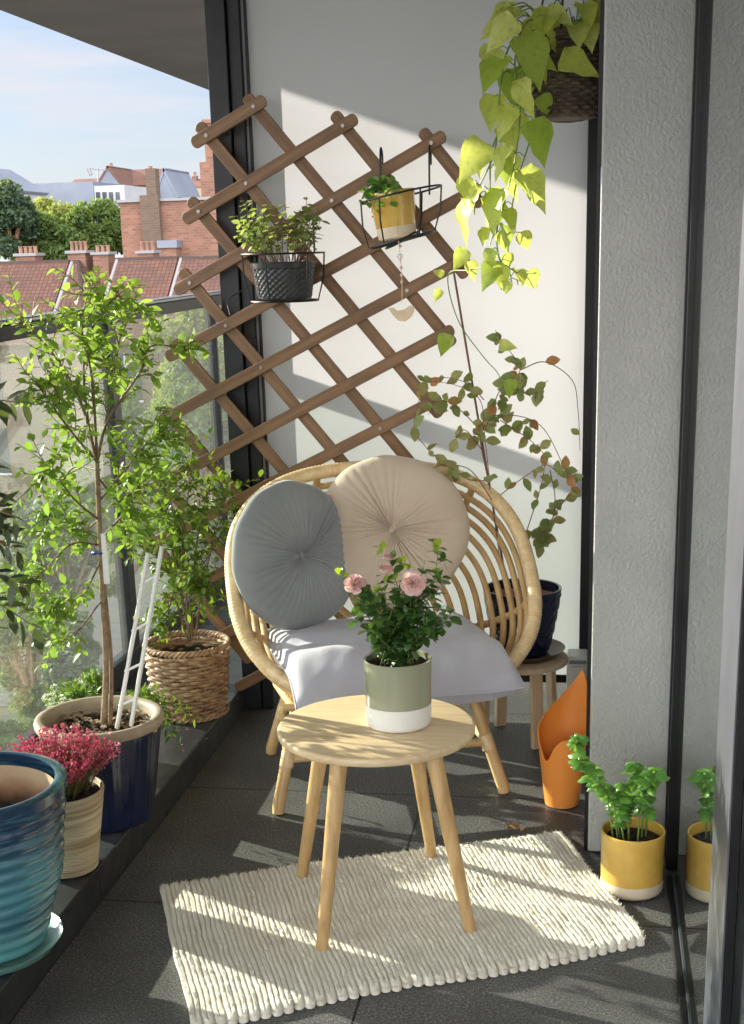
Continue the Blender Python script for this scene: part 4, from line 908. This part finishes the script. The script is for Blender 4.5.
# the long runner
run = [at(x, y, 3.56+d) for x, y, d in ((496, 265, 0), (470, 270, .1), (448, 276, .25), (458, 320, .38), (482, 355, .44), (497, 372, .46), (500, 380, .46))]
stalk(bm, run, .0018, .0012, 6, 8)
for x, y, d, dx, dz, l in ((510, 380, .44, 0, -1, .055), (500, 345, .44, .8, -.1, .05), (447, 335, .40, -.3, -1, .065), (440, 290, .2, -.4, -.8, .035), (443, 275, .15, -.6, .3, .03), (465, 250, .1, -.5, -.8, .06), (470, 262, .1, .3, -1, .05)):
    lv.add(at(x, y, 3.56+d), (dx, 0, dz), (.2, -1, .3), l, .9)
bm.build('vines', M['green_stem'], PT); lv.build('leaves', M['lf_pothos'], PT)
# ------------------------------------------------------------------- wire baskets on the trellis
def wire_basket(name, label, c, r, h, rot, tilt=0):
    W_ = thing(name, label, 'wire basket', c, 0, 'wire baskets hooked on the trellis')
    m_ = MB(); cz = np.array(c)
    for z, q in ((h, 1), (.0, .82), (0, .4)):
        m_.tube([cz+[r*q*math.cos(a), r*q*math.sin(a), z+tilt*math.cos(a)] for a in np.linspace(0, 2*math.pi, 40, endpoint=False)], .0030, 6, closed=True)
    for i in range(6):
        a = 2*math.pi*i/6+rot; P = [cz+[r*math.cos(a), r*math.sin(a), h+tilt*math.cos(a)], cz+[r*.97*math.cos(a), r*.97*math.sin(a), h*.5+tilt*math.cos(a)], cz+[r*.82*math.cos(a), r*.82*math.sin(a), 0.+tilt*math.cos(a)], cz+[0, 0, -.001]]
        m_.tube(P, .0026, 5)
    m_.build('cage', M['wire'], W_)
    for s_ in (-1, 1):
        x = s_*r*.62; y = r*.78; P = spl([cz+[x, y, h], cz+[x, y+.005, h+.10], cz+[x, y+.02, h+.135], cz+[x, y+.045, h+.12], cz+[x, y+.048, h+.085]], 6)
        P = [p_ for p_ in P]; MB().tube(P, .0030, 6).build('hook', M['wire'], W_)
    return W_
cA = (-.925, 4.16, 1.352)
wire_basket('wire_basket', 'black wire basket hooked on the trellis holding the anthracite pot', cA, .122, .135, .3)
PT = thing('potted_mint', 'pale leafy herb in an anthracite woven look pot in a wire basket', 'potted plant', (cA[0], cA[1], cA[2]+.003))
cc = (cA[0], cA[1], cA[2]+.003)
m_ = MB().lathe([(.076, 0)]+[(.080+.012*t, .004+.086*t) for t in np.linspace(0, 1, 40)]+[(.096, .092), (.098, .106), (.094, .108), (.090, .104), (.088, .09)], 120, cc, lambda a, z, r: .002*math.sin(a*26)*math.sin(z*380) if .008 < z < .088 and r > .079 else 0); m_.f = m_.f[:-1]; m_.build('pot', M['dark_plastic'], PT)
soil_disc(.089, cc[2]+.095, cc, PT)
bm = MB(); lv = LV(OVAL)
for i in range(46):
    a = rs.uniform(0, 6.28); q = rs.rand()**.5; b = np.array(cc)+[.06*q*math.cos(a), .06*q*math.sin(a), .105]
    e = b+np.array([.07*q*math.cos(a)-.01, .05*q*math.sin(a), rs.uniform(.06, .19)]); P = stalk(bm, [b, (b+e)/2+rv(.012), e], .0013, .0008, 5, 5); along(lv, P, 9, .024, 1, .3, .45, jit=.4, W=1.3)
bm.build('stems', M['red_stem'], PT); lv.build('leaves', M['lf_mint'], PT)
cB = (-.567, 4.14, 1.515)
wire_basket('wire_basket', 'black wire basket hooked on the trellis holding a leaning yellow pot', cB, .116, .125, .1, .022)
cc = (cB[0]-.012, cB[1], cB[2]+.004)
PT = thing('potted_seedling', 'bright green seedling in a leaning yellow pot in a wire basket', 'potted plant', cc)
hp_ = Matrix.Rotation(R(-7), 4, 'Y')
PT.rotation_euler = (0, R(-7), 0)
m_ = MB().lathe([(.0575, .034)]+[(.0575+.010*t, .034+.095*t) for t in np.linspace(0, 1, 8)]+[(.067, .131), (.064, .132), (.062, .13), (.060, .10)], 64); m_.f = m_.f[:-2]; m_.build('pot', M['yellow'], PT, local=True)
MB().lathe([(0, .001), (.05, 0), (.055, .004), (.0572, .0345)], 64).build('pot_base', M['cream_base'], PT, local=True)
sd = soil_disc(.0595, .108, (0, 0, 0), PT); sd.data.transform(Matrix.Translation(Vector(cc)))
bm = MB(); lv = LV(OVAL)
for i in range(12):
    b = np.array([rs.uniform(-.03, .03), rs.uniform(-.03, .03), .108]); e = b+np.array([rs.uniform(-.09, .03), rs.uniform(-.10, .0), rs.uniform(-.06, .05)]); P = stalk(bm, [b, b+[(e[0]-b[0])*.5, (e[1]-b[1])*.6, .045], e], .0012, .0007, 5, 5); along(lv, P, 7, .026, 1, .3, .35, jit=.4, W=1.5)
for m2, nm, mt in ((bm, 'stems', 'green_stem'),): m2.build(nm, M[mt], PT, local=True)
m3 = MB(); lv.build('x', None, None, mb=m3); m3.build('leaves', M['lf_basil'], PT, local=True)
# bird ornament
bt = at(396, 205, 4.12)
OR = thing('bird_ornament', 'small wooden bird on a beaded cord below the yellow pot basket', 'ornament', tuple(bt))
ends = [at(398, 236, 4.05), at(401, 262, 4.05), at(402, 285, 4.05), at(402, 303, 4.05)]
MB().tube(spl([bt]+ends, 5), .0012, 5).build('cord', M['birch'], OR)
bd = MB()
for y in (246, 268, 275, 282): 
    p_ = at(400+(y-246)*.05, y, 4.05); MB().lathe([(0, -.005), (.0035, -.0035), (.005, 0), (.0035, .0035), (0, .005)], 10, p_).build('bead', M['birch'], OR)
hx = at(400, 257, 4.05); MB().tube([hx+[0, 0, -.012], hx+[-.007, 0, .002], hx+[-.004, 0, .008], hx+[0, 0, .004], hx+[.004, 0, .008], hx+[.007, 0, .002]], .0016, 5, closed=True).build('heart', M['bolt'], OR)
o_ = at(402, 313, 4.05); bp = [(-.040, .012), (-.026, .016), (-.014, .006), (.006, .010), (.022, .020), (.034, .018), (.036, .006), (.028, -.010), (.010, -.024), (-.010, -.022), (-.024, -.008)]
n = len(bp); MB().add([o_+[a_, -.003, b_] for a_, b_ in bp]+[o_+[a_, .003, b_] for a_, b_ in bp], [tuple(range(n)), tuple(range(n, 2*n))[::-1]]+[((i+1) % n, i, n+i, n+(i+1) % n) for i in range(n)]).build('bird', M['birch'], OR, smooth=False, bevel=.001)
# cable on the post
P = spl([at(230, 315, 4.20), at(228, 300, 4.22), at(243, 290, 4.22), at(252, 282, 4.22)], 8)
o = MB().tube(P, .0018, 6).build('black_cable', M['wire'], loc=tuple(P[0])); tag(o, 'short black wire tied round a trellis slat at the dark post', 'wire')
# dried leaves on the floor and rug
def dead(name, label, x, y, z0, n, L_):
    lv = LV(OVAL)
    for _ in range(n): lv.add((x+rs.normal()*.012, y+rs.normal()*.008, z0+rs.rand()*.008), (rs.normal(), rs.normal(), .3), (rs.normal()*.5, rs.normal()*.5, 1), L_*rs.uniform(.6, 1.2), .8)
    tag(lv.build(name, M['dead'], None), label, 'dried leaf')
dead('dried_leaves', 'crumpled brown dried leaves at the far edge of the rug', -.20, 3.385, .014, 9, .028)
dead('dried_leaf', 'single curled brown leaf on the granite floor near the ledge', -.98, 3.32, .003, 1, .022)
# =================================================================== BACKGROUND
def uvbox(mb, pts4, su=1.0, swap=False):
    pass
class UB(MB):
    """mesh with metre-scale uvs per face"""
    def __init__(s): super().__init__(); s.uv = []
    def quad(s, a, b, c_, d):
        a, b, c_, d = (np.array(q, float) for q in (a, b, c_, d)); i = len(s.v); s.v += [tuple(q) for q in (a, b, c_, d)]; s.f.append((i, i+1, i+2, i+3))
        u = (b-a)/np.linalg.norm(b-a); n = np.cross(b-a, c_-a); w_ = np.cross(n/np.linalg.norm(n), u)
        s.uv += [((q-a).dot(u)+a.dot(u), (q-a).dot(w_)+a[2]) for q in (a, b, c_, d)]; return s
    def cube(s, x0, x1, y0, y1, z0, z1):
        s.quad((x0, y0, z0), (x1, y0, z0), (x1, y0, z1), (x0, y0, z1)); s.quad((x1, y1, z0), (x0, y1, z0), (x0, y1, z1), (x1, y1, z1))
        s.quad((x0, y1, z0), (x0, y0, z0), (x0, y0, z1), (x0, y1, z1)); s.quad((x1, y0, z0), (x1, y1, z0), (x1, y1, z1), (x1, y0, z1))
        s.quad((x0, y0, z1), (x1, y0, z1), (x1, y1, z1), (x0, y1, z1)); return s
def house(label, x0, x1, y0, y1, ze, zr, wall='brick_brown', roof='tile_red', group='row houses below the balcony', windows=(), hipr=0, ground=-9, name='terraced_house'):
    H = thing(name, label, 'house', ((x0+x1)/2, (y0+y1)/2, ground), 0, group); ym = (y0+y1)/2
    u = UB(); u.cube(x0, x1, y0+.3, y1-.3, ground, ze); i = len(u.v)
    for x in (x0, x1):
        k_ = len(u.v); u.v += [(x, y0+.3, ze), (x, y1-.3, ze), (x, ym, zr-.15)]; u.f.append((k_, k_+1, k_+2)); u.uv += [(y0, ze), (y1, ze), (ym, zr)]
    u.build('wall', M[wall], H, smooth=False)
    r = UB(); hp2 = hipr
    r.quad((x0, y0, ze-.1), (x1, y0, ze-.1), (x1-hp2, ym, zr), (x0, ym, zr)); r.quad((x1, y1, ze-.1), (x0, y1, ze-.1), (x0, ym, zr), (x1-hp2, ym, zr))
    if hp2: r.quad((x1, y0, ze-.1), (x1, y1, ze-.1), (x1-hp2, ym+.01, zr), (x1-hp2, ym, zr))
    rf = r.build('roof', M[roof], H, smooth=False)
    rf.modifiers.new('s', 'SOLIDIFY').thickness = -.12
    MB().tube([(x0, ym, zr+.05), (x1-hp2, ym, zr+.05)], .13, 8).build('ridge', M[roof], rf)
    if hp2: MB().tube([(x1-hp2, ym, zr+.05), (x1, y0, ze)], .12, 8).build('ridge', M[roof], rf)
    d = Vector((0, y0-ym, ze-.1-zr)); 
    MB().tube([(x0+.1, ym, zr+.10), (x0+.1, y0, ze+.02)], .09, 6).build('verge', M['pale_metal'], rf)
    for (wx, wz, ww, wh) in windows:
        MB().box(wx, wx+ww, y0+.24, y0+.298, wz, wz+wh).build('window', M['window_dark'], H, smooth=False)
        MB().box(wx-.08, wx+ww+.08, y0+.18, y0+.238, wz-.08, wz).box(wx+ww/2-.04, wx+ww/2+.04, y0+.2, y0+.238, wz, wz+wh).build('window_frame', M['white_wall'], H, smooth=False)
    return H
def chimney(label, px0, px1, pyt, pyb, Y, pots=3, mat='brick', cat='chimney', base=None, dark=False):
    a_, b_ = at(px0, pyb, Y), at(px1, pyt, Y); w_ = b_[0]-a_[0]; z0 = base if base is not None else a_[2]-1.2; zt = b_[2]
    H = thing('chimney', label, cat, ((a_[0]+b_[0])/2, Y, z0), 0, 'chimneys on the roofs'); hpot = (zt-a_[2])*.45
    u = UB(); u.cube(a_[0], b_[0], Y, Y+.9, z0, zt-hpot-.12); u.build('stack', M[mat], H, smooth=False)
    UB().cube(a_[0]-.08, b_[0]+.08, Y-.08, Y+.98, zt-hpot-.118, zt-hpot).build('cap', M['clay_pot' if dark else 'pale_metal'], H, smooth=False)
    for i in range(pots):
        x = a_[0]+w_*(i+.5)/pots; r_ = w_/pots*.40; MB().lathe([(r_, 0), (r_*.92, hpot*.85), (r_*1.1, hpot*.9), (r_*1.05, hpot), (r_*.7, hpot)], 12, (x, Y+.4, zt-hpot+.002)).build('chimney_pot', M['clay_pot'], H)
    return H
Y0 = 55
def X(px, Y, py=265): return float(at(px, py, Y)[0])
zr = float(at(100, 263, 59)[2])
wins = lambda xa, xb: [(x, z, 1.2, 1.9) for z in (-7.3, -4.3) for x in np.arange(xa+.8, xb-1.4, 2.4)]
xs = [X(-60, 55), X(34, 55), X(82, 55), X(150, 55), X(240, 55)]
zs = [zr, zr-.02, zr+.02, zr]
labs = ['leftmost row house with pale verge on its red tiled roof', 'narrow red tiled row house between the left verge and the hip', 'red tiled row house roof below the orange brick building', 'row house roof behind the yellowing tree and trellis']
for i in range(4):
    house(labs[i], xs[i]+.02, xs[i+1]-.02, 55, 63, zr-3.1, zs[i], hipr=(1.6 if i == 1 else 0), windows=wins(xs[i], xs[i+1]) if i < 3 else ())
chimney('leftmost clay pot chimney on the red tiled row roofs', 16, 34, 246, 262, 59.2, 4)
chimney('wide brick chimney with clay pots left of the white house', 68, 84, 241, 262, 59.2, 4)
chimney('brick chimney with clay pots beside the dark hip roof', 93, 107, 245, 260, 59.2, 3)
chimney('pale chimney against the orange brick wall', 138, 152, 241, 262, 59.2, 3)
# orange brick building
Yb = 72; xa, xb = X(124, Yb), X(236, Yb); zt = float(at(170, 201, Yb)[2])
H = thing('brick_building', 'orange brick gable building with a grey chimney breast', 'building', ((xa+xb)/2, Yb+5, -9))
UB().cube(xa, xb, Yb, Yb+10, -9, zt).build('wall', M['brick'], H, smooth=False)
UB().cube(xa-.1, xb+.1, Yb-.12, Yb+10.1, zt+.003, zt+.14).build('coping', M['pale_metal'], H, smooth=False)
a_, b_ = at(146, 258, Yb), at(160, 195, Yb); UB().cube(a_[0], b_[0], Yb-.35, Yb-.003, -9, float(b_[2])).build('chimney_breast', M['brick_brown'], H, smooth=False)
a_, b_ = at(145.5, 195, Yb), at(153.5, 168, Yb); UB().cube(a_[0], b_[0], Yb+.2, Yb+.9, float(a_[2])-.4, float(b_[2])).build('flue', M['brick_brown'], H, smooth=False)
a_, b_ = at(162, 248, Yb), at(181, 240, Yb); UB().cube(a_[0], b_[0], Yb-.8, Yb-.003, float(a_[2]), float(b_[2])).build('canopy', M['slate'], H, smooth=False)
a_, b_ = at(163, 262, Yb), at(180, 248, Yb); UB().cube(a_[0], b_[0], Yb-.7, Yb-.003, -9, float(a_[2])+.7).build('bay', M['brick'], H, smooth=False)
a_, b_ = at(200, 200, Yb), at(219, 161, Yb); CHX = thing('chimney', 'tall two stage brick chimney beside the dark post', 'chimney', (float(a_[0]), Yb+1, float(a_[2])), 0, 'chimneys on the roofs')
UB().cube(a_[0], b_[0], Yb+.3, Yb+1.5, zt+.145, float(b_[2])).build('stack', M['brick'], CHX, smooth=False)
a2, b2 = at(203, 160, Yb), at(215, 122, Yb); UB().cube(a2[0], b2[0], Yb+.5, Yb+1.3, float(b_[2])+.003, float(b2[2])).build('flue', M['brick'], CHX, smooth=False)
UB().cube(a2[0]-.08, b2[0]+.08, Yb+.42, Yb+1.38, float(b2[2])+.003, float(b2[2])+.18).build('cap', M['clay_pot'], CHX, smooth=False)
# far houses
def far(name, label, px0, px1, pyt, Y, mat, roof=None, pyr=None, wins=(), depth=10, rmat='tile_far', slope_px=0):
    a_, b_ = at(px0, pyt, Y), at(px1, pyt, Y); z = float(a_[2]); H = thing(name, label, 'building', (float(a_[0]+b_[0])/2, Y+depth/2, -9))
    UB().cube(a_[0], b_[0], Y, Y+depth, -9, z).build('wall', M[mat], H, smooth=False)
    if roof == 'gable_x':       # ridge runs across the view
        zz = float(at(px0, pyr, Y)[2]); ym = Y+depth/2; r = UB(); r.quad((a_[0]-.2, Y-.2, z), (b_[0]+.2, Y-.2, z), (b_[0]+.2, ym, zz), (a_[0]-.2, ym, zz)); r.quad((b_[0]+.2, Y+depth+.2, z), (a_[0]-.2, Y+depth+.2, z), (a_[0]-.2, ym, zz), (b_[0]+.2, ym, zz)); r.build('roof', M[rmat], H, smooth=False)
        g_ = MB(); g_.add([(a_[0], Y, z), (a_[0], Y+depth, z), (a_[0], ym, zz-.05), (b_[0], Y, z), (b_[0], Y+depth, z), (b_[0], ym, zz-.05)], [(0, 1, 2), (3, 5, 4)]); g_.build('gable', M['clay_pot'], H, smooth=False)
    if roof == 'gable_y':       # gable end faces the camera
        zz = float(at(px0, pyr, Y)[2]); xm = (a_[0]+b_[0])/2; r = UB(); r.quad((a_[0]-.3, Y+depth, z-.2), (a_[0]-.3, Y-.1, z-.2), (xm, Y-.1, zz), (xm, Y+depth, zz)); r.quad((b_[0]+.3, Y-.1, z-.2), (b_[0]+.3, Y+depth, z-.2), (xm, Y+depth, zz), (xm, Y-.1, zz)); ro = r.build('roof', M[rmat], H, smooth=False); ro.modifiers.new('s', 'SOLIDIFY').thickness = .25
        MB().add([(a_[0], Y, z), (b_[0], Y, z), (xm, Y, zz-.3), (a_[0], Y+.3, z), (b_[0], Y+.3, z), (xm, Y+.3, zz-.3)], [(0, 1, 2), (5, 4, 3)]).build('gable', M[mat], H, smooth=False)
    for x, y, w_, h_ in wins:
        p_ = at(x, y, Y); q = at(x+w_, y-h_, Y); MB().box(p_[0], q[0], Y-.08, Y-.003, p_[2], q[2]).build('window', M['window_dark'], H, smooth=False)
    return H
far('white_building', 'long low building with a flat blue grey roof behind the trees', 22, 93, 184, 150, 'slate', depth=14)
far('white_building', 'white building with a row of narrow windows beside the flat roof', 94, 124, 186, 146, 'white_wall', wins=[(97+k_*6.5, 206, 3, 14) for k_ in range(4)]+[(97+k_*6.5, 230, 3, 14) for k_ in range(4)], depth=12)
far('gabled_house', 'grey gabled house with red roof beyond the white building', 96, 122, 186, 190, 'slate', 'gable_y', 166)
far('gabled_house', 'red roofed house behind the dark brick flue', 121, 160, 186, 195, 'brick', 'gable_x', 168)
far('gabled_house', 'blue grey gabled house right of the red roofed one', 155, 176, 196, 165, 'slate', 'gable_y', 168, rmat='slate')
far('gabled_house', 'pale house with brown roof beside the tall chimney', 170, 205, 188, 210, 'cream_rim', 'gable_x', 178, wins=[(176+k_*8, 196, 3, 5) for k_ in range(3)])
far('gabled_house', 'dark roofed house at the left edge behind the conifer', -66, 6, 190, 130, 'white_wall', 'gable_y', 166, rmat='slate')
far('gabled_house', 'low brown roofed house between flat roof and gables', 66, 98, 188, 230, 'brick', 'gable_x', 178)
for k_, (x0, x1, t, b) in enumerate(((108, 112, 163, 170), (147, 152, 166, 174), (192, 196, 172, 180))):
    chimney(('small chimney on the grey gabled house', 'small chimney on the blue grey gable', 'small chimney on the pale far house')[k_], x0, x1, t, b, 196 if k_ < 2 else 214, 1)
# crane-like aerial
A0 = at(98, 186, 188); AN = thing('roof_aerial', 'thin grey aerial mast above the white building', 'aerial', tuple(A0))
MB().tube([A0, at(98, 167, 188)], .12, 6).build('mast', M['pale_metal'], AN); MB().tube([at(88, 168, 188), at(106, 170, 188)], .10, 6).build('arm', M['pale_metal'], AN); MB().tube([at(88, 168, 188), at(91, 175, 188)], .25, 6).build('arm', M['pale_metal'], AN)
# trees
def tree(name, label, px, pyt, pyb, Y, wpx, mat, n=5000, lf=.22, group='trees beyond the balcony', lobes=16, conic=False, base=-9):
    top = at(px, pyt, Y); bot = at(px, pyb, Y); r = wpx/2*Y/F; zc0, zc1 = float(bot[2]), float(top[2]); x = float(top[0])
    T_ = thing(name, label, 'tree', (x, Y, base), 0, group)
    tr = MB(); tr.tube(spl([(x, Y, base), (x+.1*r, Y, (base+zc0)/2), (x, Y, zc0+.3*(zc1-zc0)), (x, Y, zc0+.75*(zc1-zc0))], 5), np.linspace(.05*r+.12, .03, 16), 8)
    lv = LV(QUAD); hh_ = (zc1-zc0)/2
    ctr = []
    for i in range(lobes):
        d = rv(1); z = d[2]; rr4 = rs.uniform(.45, .85)
        if conic: zz = rs.rand(); a = rs.uniform(0, 6.28); cc_ = np.array([x+r*.75*(1-zz)*math.cos(a), Y+r*.75*(1-zz)*math.sin(a), zc0+zz*2*hh_*.95]); sr = r*.34*(1.15-zz)
        else: cc_ = np.array([x+d[0]*r*rr4, Y+d[1]*r*rr4, (zc0+zc1)/2+d[2]*hh_*rr4]); sr = r*rs.uniform(.25, .42)
        ctr.append((cc_, sr)); tr.tube([(x, Y, zc0+.25*hh_), cc_], [.03*r+.03, .02], 5)
    per = n//lobes
    for cc_, sr in ctr:
        for _ in range(per):
            d = rv(1); q = sr*(rs.rand()**.4)*rs.uniform(.85, 1.15); d2 = d*np.array([1, 1, .8]); lv.add(cc_+d2*q, rv(1)+d*.4+[0, 0, -.2], d+rv(.7)+[0, 0, .4], lf*rs.uniform(.6, 1.3), 1.0)
    tr.build('trunk', M['bark'], T_); lv.build('crown', M[mat], T_, smooth=False)
    return T_
tree('conifer_tree', 'dark blue green conifer at the left edge behind the roofs', 4, 178, 268, 78, 66, 'lf_fardark', 13000, .22, lobes=26)
tree('garden_tree', 'yellowish green tree between the conifer and brick building', 52, 197, 268, 84, 62, 'lf_faryel', 14000, .2, lobes=26)
tree('garden_tree', 'bright green bushy tree just left of the orange brick building', 100, 192, 268, 82, 62, 'lf_far', 15000, .2, lobes=28)
tree('garden_tree', 'mid green tree low between yellowish and bright green trees', 74, 208, 275, 80, 66, 'lf_far', 12000, .2, lobes=24)
tree('garden_tree', 'green tree filling the gap before the flat roof', 30, 204, 275, 80, 60, 'lf_far', 11000, .2, lobes=24)
tree('street_tree', 'pale yellow leaved tree showing above the handrail', 190, 266, 470, 30, 100, 'lf_faryel', 9000, .15, lobes=26)
tree('street_tree', 'green tree seen through the balustrade glass beside the post', 205, 330, 600, 26, 130, 'lf_far', 11000, .13, lobes=30)
tree('street_tree', 'leafy green tree behind the balustrade at the middle', 110, 350, 610, 28, 110, 'lf_far', 9000, .14, lobes=26)
tree('street_tree', 'low dark green tree at the foot of the row houses', 50, 470, 640, 30, 110, 'lf_fardark', 7000, .14, lobes=22)

tree('garden_shrub', 'round green shrub low behind the glass left of the tree trunk', 20, 560, 730, 25, 110, 'lf_far', 7000, .12, lobes=22)
tree('garden_shrub', 'dark green shrub low behind the glass below the olive leaves', 75, 590, 760, 23, 90, 'lf_fardark', 6000, .12, lobes=20)
tree('garden_shrub', 'green shrub at the lower left corner behind the big teal pot', -30, 640, 820, 21, 130, 'lf_far', 6000, .12, lobes=20)

# crumbs of soil and dry bits on the tiles and the ledge
lv = LV(QUAD)
for cx_, cy_, z_, sx_, sy_, n_ in ((-1.10, 3.0, .001, .06, .5, 60), (-.2, 3.42, .001, .12, .05, 40), (.08, 2.95, .001, .06, .06, 30), (-.6, 3.4, .001, .35, .3, 60), (-.4, 2.3, .001, .5, .15, 50), (-1.22, 3.35, .0905, .04, .5, 60)):
    for _ in range(n_): lv.add((cx_+rs.normal()*sx_ if z_ > .05 else max(-1.14, cx_+rs.normal()*sx_), cy_+rs.normal()*sy_, z_), (rs.normal(), rs.normal(), .1), (rs.normal()*.3, rs.normal()*.3, 1), rs.uniform(.002, .007), .8)
tag(lv.build('soil_crumbs', M['dead'], None), 'crumbs of soil and dry leaf scattered over floor and ledge', 'crumbs', kind='stuff')
